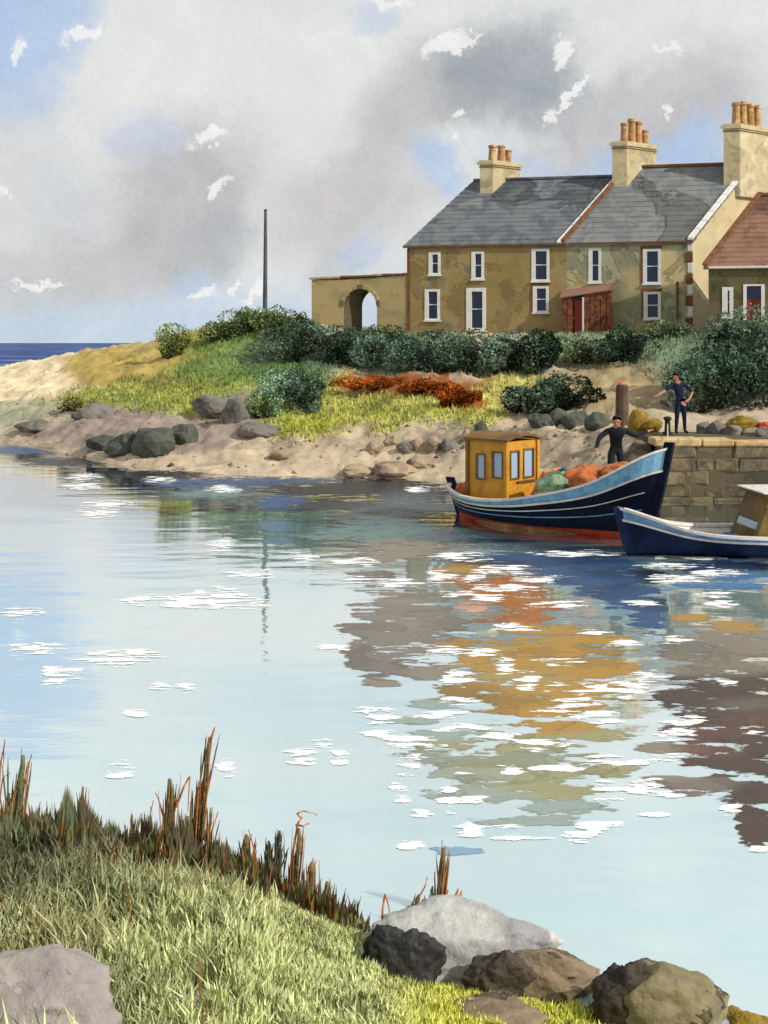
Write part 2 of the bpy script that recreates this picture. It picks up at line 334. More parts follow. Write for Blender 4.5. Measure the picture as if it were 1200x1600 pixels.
# ------------------------------------------------------------ the headland
COLS = [(-1500, [(44, -.8), (50, .2), (58, 1.2), (68, 2.0), (85, 2.2), (115, .5), (136, -1.2)]),
 (-300, [(46, -.8), (51, .15), (57, 1.0), (66, 2.0), (80, 2.1), (110, .5), (132, -1.2)]),
 (0, [(46.6, -.6), (49.2, .1), (55, 1.3), (61, 2.0), (67, 2.62), (100, .8), (130, -1.2)]),
 (150, [(39, -.6), (40.8, .1), (46, 1.05), (54, 2.5), (66, 3.72), (95, 2), (130, -1.2)]),
 (250, [(36.8, -.6), (38.5, .1), (43, 1.1), (51, 2.9), (62, 4.3), (90, 3), (130, -1.2)]),
 (330, [(35.5, -.6), (37.1, .1), (41.5, 1.1), (49, 2.9), (60, 4.85), (90, 4), (130, -1.2)]),
 (430, [(35.0, -.6), (36.5, .1), (41, 1.2), (49, 3.1), (61, 5.55), (90, 4.5), (132, -1.2)]),
 (560, [(34.6, -.6), (36.1, .12), (40.5, 1.2), (48, 2.7), (60, 4.6), (92, 4.8), (134, -1.2)]),
 (690, [(34.4, -.6), (35.8, .12), (38.6, 1.4), (46, 2.65), (60, 4.6), (92, 4.8), (136, -1.2)]),
 (850, [(32.6, -.6), (33.8, .2), (35.6, 1.45), (44, 2.75), (57, 4.5), (92, 4.8), (136, -1.2)]),
 (985, [(30.9, -.6), (31.9, .9), (33.2, 1.5), (42, 2.8), (54, 4.5), (92, 4.9), (136, -1.2)]),
 (1040, [(31.0, -.6), (31.4, 1.4), (34, 1.58), (42, 2.9), (52, 4.5), (92, 5), (136, -1.2)]),
 (1200, [(31.0, -.6), (31.4, 1.45), (34, 1.58), (41, 2.9), (51, 4.5), (92, 5), (136, -1.2)]),
 (2600, [(31.0, -.6), (31.4, 1.45), (34, 1.58), (41, 2.9), (51, 4.5), (92, 5), (136, -1.2)])]
def profile(px, v):
    i = 0
    while i < len(COLS) - 2 and px > COLS[i + 1][0]: i += 1
    w = max(0, min(1, (px - COLS[i][0]) / (COLS[i + 1][0] - COLS[i][0])))
    k = min(int(v), 5); t = v - k; r = []
    for c in (COLS[i][1], COLS[i + 1][1]):
        p0, p1, p2, p3 = c[max(k - 1, 0)], c[k], c[k + 1], c[min(k + 2, 6)]
        y = lerp(p1[0], p2[0], t)
        m1 = (p2[1] - p0[1]) / 2; m2 = (p3[1] - p1[1]) / 2
        z = (2*t**3 - 3*t*t + 1) * p1[1] + (t**3 - 2*t*t + t) * m1 * .7 + (-2*t**3 + 3*t*t) * p2[1] + (t**3 - t*t) * m2 * .7
        r.append((y, z))
    return lerp(r[0][0], r[1][0], w), lerp(r[0][1], r[1][1], w)
ZONES = [  # px, py, rx, ry, colour, hardness : soil and plant cover, by where on the hill it lies
 (100, 590, 260, 60, '#c6b493', 3), (-300, 590, 260, 60, '#b9a283', 3), (60, 650, 120, 25, '#8d8b74', 2.5), (230, 575, 135, 40, '#9a8646', 3.5), (300, 540, 110, 30, '#97864c', 3),
 (390, 560, 120, 62, '#6f8038', 2.5), (340, 590, 90, 30, '#66783c', 2.5), (260, 610, 90, 22, '#77763f', 3), (430, 610, 80, 60, '#5f7440', 2),
 (300, 625, 220, 26, '#8b9048', 3), (500, 665, 120, 18, '#9a9a4c', 3), (220, 674, 170, 34, '#86776c', 4), (380, 640, 60, 30, '#77705f', 3), (560, 550, 240, 40, '#4f6148', 2),
 (560, 622, 130, 34, '#9d9b54', 3.5), (700, 615, 130, 26, '#a5a158', 3.5), (790, 600, 90, 18, '#a5a05c', 3), (500, 652, 60, 18, '#8d9038', 3), (460, 600, 60, 40, '#56703f', 2),
 (620, 645, 190, 16, '#98984c', 3), (640, 600, 110, 17, '#7d4a1f', 4), (720, 618, 36, 18, '#7d4219', 4), (960, 540, 160, 40, '#77856a', 2), (1050, 535, 160, 30, '#7d8a68', 2),
 (960, 600, 110, 48, '#8b7a5a', 2.5), (1150, 560, 150, 60, '#5c6c55', 2), (1500, 560, 300, 60, '#5c6c55', 2), (700, 690, 300, 22, '#9a8b74', 3)]
BASE = hx('#bba98e')[:3]
def zone(px, py, X, Y):
    wx = px + 34 * fb(Vector((X * .35, Y * .35, 1))) ; wy = py + 16 * fb(Vector((X * .5, Y * .5, 5)))
    c = BASE; green = 0
    for zx, zy, rx, ry, h, k in ZONES:
        d = math.hypot((wx - zx) / rx, (wy - zy) / ry)
        w = max(0, min(1, (1.12 - d) * k))
        if w > 0:
            q = hx(h, 1.35); c = mixc(c, q, w); gq = 1 if q[1] > q[0] * .82 and q[2] < q[1] * .62 else 0
            green = lerp(green, gq, w)
    if Y < 130 and py < 480: green = .5
    n = .9 + .25 * fb(Vector((X, Y, 3)))
    return tuple(x * n for x in c), green
NC, NR = 380, 150
mb = MB(); tv = []; cols = []; greens = []
for i in range(NC + 1):
    s = i / NC; px = -1500 + 1450 * s / .12 if s < .12 else (-50 + 1300 * (s - .12) / .76 if s < .88 else 1250 + 1350 * (s - .88) / .12)
    for j in range(NR + 1):
        v = 6 * (j / NR) ** 1.15; Y, z = profile(px, v)
        X = (px - CX) / F * Y
        flat = sm(.6, 1.8, v) * (1 - .85 * sm(3.6, 4.0, v) * (1 if px > 470 else .3))
        if px > 1000: flat *= sm(1.6, 2.6, v)
        z += .38 * fb(Vector((X * .28, Y * .28, 0))) * flat + .09 * abs(fb(Vector((X * .7, Y * 1.4, 0)))) * 2 * sm(.3, 1.2, v) * (1 if px < 980 else .2)
        py = HY + (CZ - z) * F / Y
        c, gg = zone(px, py, X, Y)
        tv.append((X, Y, z)); cols.append(c); greens.append(gg)
fs = [(i * (NR + 1) + j, (i + 1) * (NR + 1) + j, (i + 1) * (NR + 1) + j + 1, i * (NR + 1) + j + 1) for i in range(NC) for j in range(NR)]
mb.v = tv; mb.f = fs; mb.c = cols; mb.mi = [0] * len(fs)
land = mb.build('headland', M['ground'], smooth=True); tag(land, 'sandy headland rising to green turf under the cottages', kind='structure')
BV = BVHTree.FromPolygons([Vector(v) for v in tv], fs)
def gz(X, Y):
    h = BV.ray_cast(Vector((X, Y, 50)), Vector((0, 0, -1))); return h[0].z if h[0] else 0
def hit(px, py):
    h = BV.ray_cast(Vector((0, 0, CZ)), Vector(((px - CX) / F, 1, -(py - HY) / F)).normalized())
    return h[0]

# short turf over the green parts of the hill
mb = MB(); r = random.Random(3); nb = 0
while nb < 30000:
    i = r.randrange(int(NC * .12), int(NC * .90)); j = r.randrange(8, int(NR * .82)); k = i * (NR + 1) + j
    if r.random() > greens[k] * 1.1 : continue
    X, Y, z = tv[k]
    X += r.uniform(-.12, .12); Y += r.uniform(-.25, .25); z = gz(X, Y) - .02
    c = cols[k]; q = r.uniform(.6, 1.45); c = tuple(x * q for x in c)
    h = r.uniform(.10, .26); a = r.uniform(0, 6.28); w = .035
    lx, ly = r.uniform(-.1, .1), r.uniform(-.1, .1)
    mb.add([(X - w * math.cos(a), Y - w * math.sin(a), z), (X + w * math.cos(a), Y + w * math.sin(a), z), (X + lx, Y + ly, z + h)], [(0, 1, 2)], c); nb += 1
tag(mb.build('hill_turf', M['veg']), 'rough yellow green turf growing over the headland', 'grass', kind='stuff')

# ------------------------------------------------------------ rocks
def rock_mesh(seed, sx, sy, sz, sub=3, cuts=9, rough=.16, flat=.0):
    bm = bmesh.new(); bmesh.ops.create_icosphere(bm, subdivisions=sub, radius=1)
    r = random.Random(seed); pl = []
    for _ in range(cuts):
        d = Vector((r.uniform(-1, 1), r.uniform(-1, 1), r.uniform(-.4, 1))).normalized(); pl.append((d, r.uniform(.62, .86)))
    for v in bm.verts:
        p = v.co.copy()
        for d, k in pl:
            e = p.dot(d) - k
            if e > 0: p -= d * e * .88
        p *= 1 + rough * fb(p * 1.3 + Vector((seed * 3.3, 0, 0))) + rough * .4 * fb(p * 4 + Vector((seed, 0, 0)))
        v.co = Vector((p.x * sx, p.y * sy, p.z * sz))
    for f in bm.faces: f.smooth = sub > 3
    me = bpy.data.meshes.new('rock'); bm.to_mesh(me); bm.free(); return me
def rock(name, p, s, m, seed, label, cat='rock', group=None, rz=0, sub=3, sink=.3, cuts=9, rough=.16):
    me = rock_mesh(seed, *s, sub=sub, cuts=cuts, rough=rough); o = link(name, me, M[m])
    o.location = (p[0], p[1], p[2] + s[2] * (1 - sink * 2) * .5); o.rotation_euler = (0, 0, rz)
    return tag(o, label, cat, group)

# rocks of the shore: base pixel, width and height in metres
SH = [
 (150, 650, 1.5, .75, 'rock_grey', 'grey rounded rock on the sandy slope left of the dark weedy rocks'),
 (165, 695, 1.3, .5, 'rock_dark', 'dark weedy rock at the left end of the row near the water'),
 (205, 700, 1.6, .9, 'rock_dark', 'low dark weedy rock second in the row near the water'),
 (243, 704, 1.5, 1.25, 'rock_dark', 'tallest dark green weedy rock in the row near the water'),
 (282, 690, 1.1, 1.0, 'rock_dark', 'pointed dark weedy rock at the right end of the row near the water'),
 (330, 642, 1.6, .8, 'rock_grey', 'broad grey rock in the hollow below the green turf'),
 (372, 655, 1.4, 1.1, 'rock_grey', 'upright grey rock beside the bush at the foot of the turf'),
 (402, 676, 1.5, .6, 'rock_grey', 'flat grey rock at the lower tip of the green turf'),
 (52, 668, 1.8, .5, 'rock_grey', 'long low grey green rock by the far left water edge'),
 (588, 706, .8, .55, 'rock_tan', 'brown shore stone farthest left below the yellow meadow'),
 (612, 694, .6, .4, 'rock_tan', 'small brown stone second along the shore below the meadow'),
 (634, 702, .65, .45, 'rock_grey', 'greyish stone third along the shore below the meadow'),
 (655, 700, .6, .45, 'rock_tan', 'rounded brown stone fourth along the shore below the meadow'),
 (678, 702, .75, .55, 'rock_tan', 'biggest brown stone of the row left of the wheelhouse'),
 (702, 700, .55, .5, 'rock_grey', 'pointed grey stone just left of the wheelhouse'),
 (752, 672, .45, .45, 'rock_dark', 'dark stone poking up over the wheelhouse roof'),
 (728, 684, .4, .4, 'rock_tan', 'small tan stone above the left edge of the wheelhouse'),
 (560, 738, 1.3, .35, 'rock_tan', 'long flat tan rock at the water edge left of the fishing boat'),
 (612, 735, 1.5, .4, 'rock_tan', 'broad flat brown rock at the water edge beside the fishing boat stern'),
 (655, 726, .9, .45, 'rock_tan', 'square brown rock by the fishing boat stern'),
 (440, 712, 1.0, .35, 'rock_tan', 'pale flat stone on the sand below the turf tip'),
 (845, 662, .9, .55, 'rock_dark', 'dark olive stone at the left end of the row on the quay slope'),
 (872, 660, .9, .65, 'rock_dark', 'rounded dark stone second in the row on the quay slope'),
 (900, 662, 1.0, .6, 'rock_dark', 'dark broad stone in the middle of the row on the quay slope'),
 (930, 664, .8, .55, 'rock_dark', 'dark stone at the right end of the row beside the tall post')]
for i, (px, py, w, h, m, lab) in enumerate(SH):
    p = hit(px, py) or onwater(px, py)
    w *= 1.25 if 'weedy' in lab else 1; rock('shore_rock', p, (w / 2, w / 2.6, h * .62), m, 40 + i, lab, 'rock', 'rocks along the far shore', rz=rnd.uniform(-.5, .5), sub=3)
mb = MB()
r = random.Random(12)
for _ in range(240):
    px = r.uniform(-60, 960); v = r.uniform(.85, 2.1); Y, _z = profile(px, v); X = (px - CX) / F * Y; z = gz(X, Y)
    s = r.uniform(.03, .11) * (1.7 if r.random() < .1 else 1)
    vs = [(X + s * math.cos(a + r.uniform(-.3, .3)), Y + s * math.sin(a), z - .01) for a in (0, 1.26, 2.5, 3.77, 5.03)] + [(X + r.uniform(-.02, .02), Y, z + s * r.uniform(.5, .9))]
    k = r.uniform(.6, 1.2); mb.add(vs, [(0, 1, 5), (1, 2, 5), (2, 3, 5), (3, 4, 5), (4, 0, 5)], tuple(x * k for x in r.choice([hx('#8a7a66'), hx('#a5957e'), hx('#5f564a')])[:3]))
tag(mb.build('shore_pebbles', M['veg']), 'scattered brown pebbles along the sandy far shore', 'pebbles', kind='stuff')

# ------------------------------------------------------------ bushes
def bush(name, px, py, wpx, hpx, col, label, cat='bush', group='bushes on the headland', n=2600, leaf=.15, seed=0, Y=None, lobes=7, depth=.8):
    p = hit(px, py) if Y is None else Vector(((px - CX) / F * Y, Y, gz((px - CX) / F * Y, Y)))
    if p is None: p = at(px, py, 55)
    k = F / p.y; w = wpx * 1.28 / k; h = hpx * 1.12 / k; r = random.Random(seed + int(px))
    t = thing(name, label, cat, p, 0, group)
    L = [(Vector((r.uniform(-.5, .5) * w * .72, r.uniform(-.5, .5) * w * .5 * depth, h * r.uniform(.2, .55))), r.uniform(.32, .5)) for _ in range(lobes)]
    L.append((Vector((0, 0, h * .55)), .48)); tone = [r.uniform(.75, 1.9) for _ in L]; pale = hx('#7d9080')[:3]
    mb = MB(); c1 = hx(col)[:3]; c1 = (c1[0] * 1.15, c1[1] * 1.05, c1[2] * .85)
    for _ in range(int(n * 2.3)):
        li = r.randrange(len(L)); c, q = L[li]; d = Vector((r.gauss(0, 1), r.gauss(0, 1), r.gauss(0, 1))).normalized() * r.uniform(.72, 1.04) ** .5
        pt = c + Vector((d.x * q * w * .62, d.y * q * w * .55 * depth, d.z * q * h * .95))
        if pt.z < -.1: pt.z = r.uniform(0, .2)
        pt += Vector((fb(pt * 1.5), fb(pt * 1.5 + Vector((9, 0, 0))), fb(pt * 1.5 + Vector((0, 9, 0))))) * .18
        s = leaf * .62 * r.uniform(.5, 1.15); a = Vector((r.uniform(-1, 1), r.uniform(-1, 1), r.uniform(-.6, 1))).normalized(); b = a.cross(Vector((r.uniform(-1, 1), r.uniform(-1, 1), r.uniform(-1, 1)))).normalized()
        kk = r.uniform(.8, 1.25) * tone[li] * (1.05 + .9 * fb(pt * .9)); cc = tuple(x * kk for x in mixc(c1, pale, max(0, min(.35, (tone[li] - 1.3) * .5)) if name == 'bush' else 0))
        mb.add([pt - b * s * .45, pt + a * s, pt + b * s * .45, pt - a * s * .4], [(0, 1, 2, 3)], cc)
    mb.build('foliage', M['veg'], t)
    mb = MB()
    for c, q in L: mb.tube([(0, 0, -.3), (c.x * .5, c.y * .5, c.z * .4), tuple(c)], [.06, .045, .02], 5)
    mb.build('stem', M['twig'], t); return t
BU = [
 (268, 560, 38, 52, '#5f6a38', 'narrow upright olive bush on the skyline above the open sea', 1500),
 (352, 530, 60, 24, '#5f6a3a', 'low olive bush on the skyline left of the tall pole', 1200),
 (392, 520, 64, 34, '#525f3a', 'rounded olive bush standing at the foot of the tall pole', 1800),
 (440, 524, 70, 40, '#4a5a3c', 'olive green bush between the pole and the arched wall', 1800),
 (462, 566, 92, 64, '#3a4c40', 'dark green bush at the left end of the hedge under the arched wall', 2600),
 (528, 566, 90, 52, '#33463c', 'dark bush below the arched opening', 2600),
 (598, 574, 105, 62, '#34483e', 'spreading dark bush below the corner of the ochre cottage', 2800),
 (668, 580, 100, 58, '#3a5046', 'bluish green bush below the left windows of the ochre cottage', 2800),
 (738, 578, 105, 58, '#40554a', 'grey green bush below the door of the ochre cottage', 2800),
 (800, 580, 80, 56, '#2c4038', 'deep green bush below the right windows of the ochre cottage', 2600),
 (846, 580, 58, 62, '#22352e', 'darkest tall bush left of the wooden porch path', 2400),
 (910, 566, 74, 36, '#566a52', 'pale green bush below the wooden porch', 1800),
 (978, 562, 76, 46, '#2f443a', 'dark bush below the middle of the tan cottage', 2200),
 (1040, 528, 60, 24, '#5a6a50', 'low pale green bush at the foot of the tan cottage wall', 1300),
 (1106, 640, 110, 92, '#42584e', 'large blue green bush behind the standing man', 3000),
 (1180, 612, 110, 120, '#36493f', 'tall dark bush in front of the red roofed cottage', 3400),
 (1150, 530, 60, 30, '#46584a', 'small bush under the red cottage window', 1300),
 (1275, 620, 160, 110, '#3a4d42', 'broad dark bush cut off by the right edge', 2600),
 (470, 640, 92, 58, '#3c5248', 'blue green bush alone on the turf slope below the hedge', 2400),
 (415, 652, 40, 34, '#5a6e42', 'small green bush at the edge of the turf slope', 900),
 (822, 642, 60, 34, '#2c3a2c', 'small dark bush at the left end of the clump above the wheelhouse', 1400),
 (880, 640, 92, 52, '#2e3f30', 'dark triangular bush above the row of quay stones', 2400),
 (122, 640, 46, 16, '#6f6c34', 'low mossy bush on the sandy spit', 800)]
for i, (px, py, w, h, c, lab, n) in enumerate(BU): bush('bush', px, py, w, h, c, lab, n=n, seed=i * 11)
for i, (px, py, w, h, lab) in enumerate([(600, 606, 110, 16, 'rust brown bracken patch on the left of the yellow meadow'), (672, 612, 80, 17, 'rust brown bracken patch in the middle of the yellow meadow'), (718, 632, 56, 24, 'rust brown bracken patch at the right end of the yellow meadow')]):
    bush('bracken_patch', px, py, w, h, '#7a4218', lab, 'bracken', 'bracken patches', n=2200, leaf=.13, seed=90 + i, lobes=9, depth=.6)

# ------------------------------------------------------------ cottages
# each cottage has a slanted plan: along the front (U) and back along the gable (G)
A_, B_ = R(12), R(55)
U = Vector((math.cos(A_), -math.sin(A_), 0)); G = Vector((math.sin(B_), math.cos(B_), 0)); Z = Vector((0, 0, 1))
NF = Vector((-math.sin(A_), -math.cos(A_), 0))      # outward normal of the front
O1 = Vector((1.27, 62, 0))
def quad(mb, a, b, c, d, mi=0): mb.add([a, b, c, d], [(0, 1, 2, 3)], mi=mi)
def front_wall(mb, O, L, z0, z1, ops, rev=.22):
    """wall face with rectangular openings (u0,u1,za,zb) and their reveals"""
    us = sorted({0, L, *[o[0] for o in ops], *[o[1] for o in ops]}); zs = sorted({z0, z1, *[o[2] for o in ops], *[o[3] for o in ops]})
    for i in range(len(us) - 1):
        for j in range(len(zs) - 1):
            um, zm = (us[i] + us[i+1]) / 2, (zs[j] + zs[j+1]) / 2
            if any(o[0] < um < o[1] and o[2] < zm < o[3] for o in ops): continue
            quad(mb, O + U * us[i] + Z * zs[j], O + U * us[i+1] + Z * zs[j], O + U * us[i+1] + Z * zs[j+1], O + U * us[i] + Z * zs[j+1])
    for u0, u1, a, b in ops:
        I = -NF * rev
        c = [O + U * u0 + Z * a, O + U * u1 + Z * a, O + U * u1 + Z * b, O + U * u0 + Z * b]
        for k in range(4): quad(mb, c[k], c[k] + I, c[(k + 1) % 4] + I, c[(k + 1) % 4])
def fbox(mb, O, u0, u1, n0, n1, z0, z1, mi=0):
    """box on the front: along U, outward by n, up"""
    p = lambda u, n, z: O + U * u + NF * n + Z * z
    mb.hexa([p(u0, n1, z0), p(u1, n1, z0), p(u1, n0, z0), p(u0, n0, z0), p(u0, n1, z1), p(u1, n1, z1), p(u1, n0, z1), p(u0, n0, z1)], mi)
def window(parent, O, u0, u1, a, b, rust=False, bars=True, name='window', wide=.16):
    w = thing_child(name, parent)
    mb = MB(); f = wide
    fbox(mb, O, u0 - .05, u0 + f, -.14, .03, a, b); fbox(mb, O, u1 - f * .6, u1 + .05, -.14, .03, a, b)
    fbox(mb, O, u0 + f, u1 - f * .6, -.14, .026, b - f * .8, b); fbox(mb, O, u0 + f, u1 - f * .6, -.14, .026, a, a + f * .5)
    if bars:
        zm = (a + b) / 2; fbox(mb, O, u0 + f, u1 - f * .6, -.13, -.06, zm - .025, zm + .025)
    fr = mb.build('frame', M['white'], w)
    mb = MB(); q = O - NF * .11
    quad(mb, q + U * (u0 + f - .01) + Z * (a + .02), q + U * (u1 - f * .5) + Z * (a + .02), q + U * (u1 - f * .5) + Z * (b - .02), q + U * (u0 + f - .01) + Z * (b - .02))
    mb.build('pane', M['glass'], w)
    mb = MB(); fbox(mb, O, u0 - .1, u1 + .1, -.02, .09, a - .09, a - .002); mb.build('sill', M['white'], w)
    if rust:
        mb = MB(); fbox(mb, O, u0 - .17, u0 - .052, -.01, .02, a - .05, b + .16); fbox(mb, O, u0 - .05, u1 + .1, -.01, .02, b + .004, b + .16)
        mb.build('surround', M['rust'], w)
    return w
def thing_child(name, parent):
    o = bpy.data.objects.new(name, None); C.objects.link(o); o.parent = parent; o.empty_display_size = .2; return o
def roof(parent, O, L, ze, zr, H, m, over=.18, thick=.12, seed=1, verge=.12, name='roof'):
    """stepped slate courses front and back"""
    mb = MB(); n = 15; r = random.Random(seed)
    def P(u, g, z): return O + U * u + G * g + Z * z
    fo = over / (H) * (zr - ze)
    for side in (0, 1):
        for i in range(n):
            t0, t1 = i / n, (i + 1) / n
            g0 = lerp(-over, H, t0); g1 = lerp(-over, H, t1); z0 = lerp(ze - fo, zr, t0); z1 = lerp(ze - fo, zr, t1)
            if side: g0, g1 = 2 * H - g0, 2 * H - g1
            up = .035; m_ = 14
            for k in range(m_):
                a = lerp(-verge, L + verge, k / m_); b = lerp(-verge, L + verge, (k + 1) / m_); j = r.uniform(-.012, .012)
                p = [P(a, g0, z0 + up + j), P(b, g0, z0 + up + j), P(b, g1, z1 + j * .2), P(a, g1, z1 + j * .2)]
                q = [x - Z * (thick if i == 0 else .05) for x in p]
                mb.hexa([q[0], q[1], q[2], q[3], p[0], p[1], p[2], p[3]])
    ob = mb.build(name, M[m], parent, fix=False)
    return ob
def chimney(parent, base, w_u, w_g, z0, z1, pots, pm='pot'):
    ch = thing_child('chimney', parent)
    def P(u, g, z): return base + U * u + G * g + Z * z
    def bx(mb, eu, eg, a, b, mi=0): mb.hexa([P(-eu, -eg, a), P(eu, -eg, a), P(eu, eg, a), P(-eu, eg, a), P(-eu, -eg, b), P(eu, -eg, b), P(eu, eg, b), P(-eu, eg, b)], mi)
    mb = MB(); bx(mb, w_u / 2, w_g / 2, z0, z1 - .25); mb.build('stack', M['chim'], ch, bevel=.02, fix=True)
    mb = MB(); bx(mb, w_u / 2 + .09, w_g / 2 + .09, z1 - .25, z1 - .08); bx(mb, w_u / 2 + .02, w_g / 2 + .02, z1 - .08, z1); mb.build('cap', M['chim'], ch)
    mb = MB(); bx(mb, w_u / 2 + .03, w_g / 2 + .03, z1 - .40, z1 - .34); mb.build('string_course', M['rust'], ch)
    for (gg, h, rr) in pots:
        p = P(0, gg, z1); mb = MB(); mb.tube([p, p + Z * h * .1, p + Z * h * .85, p + Z * h * .87, p + Z * h], [rr * 1.1, rr, rr * .82, rr * 1.05, rr * 1.0], 10)
        mb.build('chimney_pot', M[pm], ch, smooth=False)
def gables(mb, O, L, z0, ze, zr, H, right=True, left=True, mi=0):
    for u, on in ((0, left), (L, right)):
        if not on: continue
        b = O + U * u
        pts = [b + Z * z0, b + G * 2 * H + Z * z0, b + G * 2 * H + Z * ze, b + G * H + Z * zr, b + Z * ze]
        if u == 0: pts = pts[::-1]
        mb.add(pts, [(0, 1, 2, 3, 4)], mi=mi)
    a = O + G * 2 * H; quad(mb, a + U * L + Z * z0, a + Z * z0, a + Z * ze, a + U * L + Z * ze, mi)
def skew(parent, O, u, ze, zr, H, m, name, w=.26, lift=.16, part='white'):
    mb = MB()
    def P(du, g, z): return O + U * (u + du) + G * g + Z * z
    n = 9
    for k in range(n):
        t0, t1 = k / n, (k + 1) / n - .01
        g0, g1 = lerp(-.2, H, t0), lerp(-.2, H, t1); z0, z1 = lerp(ze - .15, zr, t0), lerp(ze - .15, zr, t1)
        mb.hexa([P(-w/2, g0, z0), P(w/2, g0, z0), P(w/2, g1, z1), P(-w/2, g1, z1), P(-w/2, g0, z0 + lift), P(w/2, g0, z0 + lift), P(w/2, g1, z1 + lift), P(-w/2, g1, z1 + lift)])
    mb.hexa([P(-w/2, H, zr), P(w/2, H, zr), P(w/2, 2 * H + .2, ze - .15), P(-w/2, 2 * H + .2, ze - .15), P(-w/2, H, zr + lift), P(w/2, H, zr + lift), P(w/2, 2 * H + .2, ze - .15 + lift), P(-w/2, 2 * H + .2, ze - .15 + lift)])
    return mb.build(name, M[m], parent)
def upx(px): # distance along the front line that shows at photo column px
    k = (px - CX) / F; return (k * O1.y - O1.x) / (U.x - k * U.y)
def zpx(py, u): return CZ + (HY - py) * (O1 + U * u).y / F
def op(x0, x1, y0, y1, off=0):
    a, b = upx(x0), upx(x1); return (a - off, b - off, zpx(y1, a), zpx(y0, a))
H = 4.7
# --- ochre cottage
L1 = upx(885); ze, zr = 9.5, 13.25
h1 = thing('ochre_cottage', 'long ochre two storey cottage with slate roof, left end of the row', 'house', (0, 0, 0))
wins = [op(671, 687, 394, 429), op(738, 755, 393, 436), op(832, 857, 389, 439), op(665, 686, 452, 500), op(834, 856, 447, 488)]
dr = op(730, 758, 450, 516)
mb = MB(); front_wall(mb, O1, L1, 3.4, ze, wins + [dr]); gables(mb, O1, L1, 3.4, ze, zr, H, right=False)
mb.build('wall', M['ochre'], h1)
for i, w in enumerate(wins): window(h1, O1, *w, rust=i in (4,))
window(h1, O1, *dr, name='door', wide=.24)
roof(h1, O1, L1, ze, zr, H, 'slate', seed=4)
mb = MB(); fbox(mb, O1, -.1, L1, .05, .15, ze - .19, ze - .10); mb.build('gutter', M['rust'], h1)
mb = MB(); fbox(mb, O1, -.03, .14, 0, .035, 3.6, ze - .25); mb.build('corner_strip', M['rust'], h1)
mb = MB(); p = O1 + G * H + Z * (zr + .06); mb.tube([p - U * .1, p + U * (L1 - .3)], .09, 6); mb.build('ridge', M['slate'], h1)
chimney(h1, O1 + G * (H) + U * 1.4, .75, 2.0, zr - 1.0, zr + 1.05, [(-.55, .85, .24), (.1, .9, .24), (.6, .7, .2)])
# --- tan cottage
O2 = O1 + U * L1; L2 = upx(1082) - L1; ze2, zr2 = 9.5, 13.7
h2 = thing('tan_cottage', 'tan stained cottage with grey roof and wooden porch, middle of the row', 'house', (0, 0, 0))
w2 = [op(921, 938, 388, 441, L1), op(1006, 1031, 389, 443, L1), op(1007, 1031, 456, 498, L1)]
mb = MB(); front_wall(mb, O2, L2, 3.4, ze2, w2); mb.build('wall', M['tan'], h2)
mb = MB(); gables(mb, O2, L2, 3.4, ze2, zr2, H); mb.build('gable_wall', M['gable'], h2)
for i, w in enumerate(w2): window(h2, O2, *w, rust=i > 0)
roof(h2, O2, L2, ze2, zr2, H, 'slate2', seed=9)
skew(h2, O2, -.02, ze2 + .12, zr2 + .12, H, 'rust', 'gable_coping', w=.2, lift=.12)
skew(h2, O2, -.26, ze2 + .02, zr2 - .05, H, 'white', 'flashing', w=.2, lift=.12)
skew(h2, O2, L2 + .02, ze2 + .1, zr2 + .1, H, 'white', 'gable_coping', w=.26, lift=.13)
mb = MB(); fbox(mb, O2, 0.1, L2, .05, .15, ze2 - .19, ze2 - .10); mb.build('gutter', M['rust'], h2)
mb = MB(); p = O2 + G * H + Z * (zr2 + .08); mb.tube([p + U * .2, p + U * (L2 - .3)], .1, 6); mb.build('ridge', M['rust'], h2)
mb = MB(); p = O2 + U * (upx(1058) - L1) + NF * .08; mb.tube([p + Z * zpx(498, 14), p + Z * zpx(440, 14)], .055, 8); mb.build('downpipe', M['rust'], h2)
for k in range(9):   # quoins
    z0 = 4.4 + k * .56; mb = MB(); w = .34 if k % 2 else .24; fbox(mb, O2, L2 - w, L2 + .02, -.05, .03, z0, z0 + .5); mb.build('quoin', M['rust'] if k % 2 else M['white'], h2, bevel=.015)
chimney(h2, O2 + G * (H - .1) + U * .35, .8, 2.3, zr2 - 1.6, zr2 + 1.35, [(-.8, 1.0, .2), (-.2, 1.3, .23), (.3, 1.2, .22), (.85, .8, .2)])
chimney(h2, O2 + G * (H - .1) + U * (L2 - .15), .85, 2.5, zr2 - 1.8, zr2 + 2.05, [(-.9, 1.15, .23), (-.35, 1.25, .25), (.25, 1.2, .25), (.85, 1.2, .23)])
# porch
pa, pb = upx(880) - L1, upx(957) - L1
po = thing_child('porch', h2)
zp = 4.3; zt = zpx(452, 10)
for k in range(9):
    a = lerp(pa, pb, k / 9); b = lerp(pa, pb, (k + 1) / 9) - .03
    if k in (2, 3): continue
    mb = MB(); t = lerp(0, .38, (k + .5) / 9); fbox(mb, O2, a, b, 1.05, 1.12, zp, zt - .42 + t); mb.build('board', M['plank'], po)
mb = MB(); a = lerp(pa, pb, 2 / 9); b = lerp(pa, pb, 4 / 9); fbox(mb, O2, a + .08, b - .12, .96, 1.02, zp, zt - .62); mb.build('door', M['door_red'], po)
mb = MB(); fbox(mb, O2, b - .1, b - .01, 1.0, 1.15, zp, zt - .45); mb.build('door_post', M['white'], po)
mb = MB(); p = lambda u, n, z: O2 + U * u + NF * n + Z * z
fbox(mb, O2, pb - .07, pb - .01, 0, 1.04, zp, zt - .1); fbox(mb, O2, pa, pa + .06, 0, 1.04, zp, zt - .5); mb.build('side_wall', M['plank'], po)
mb = MB(); e = .1
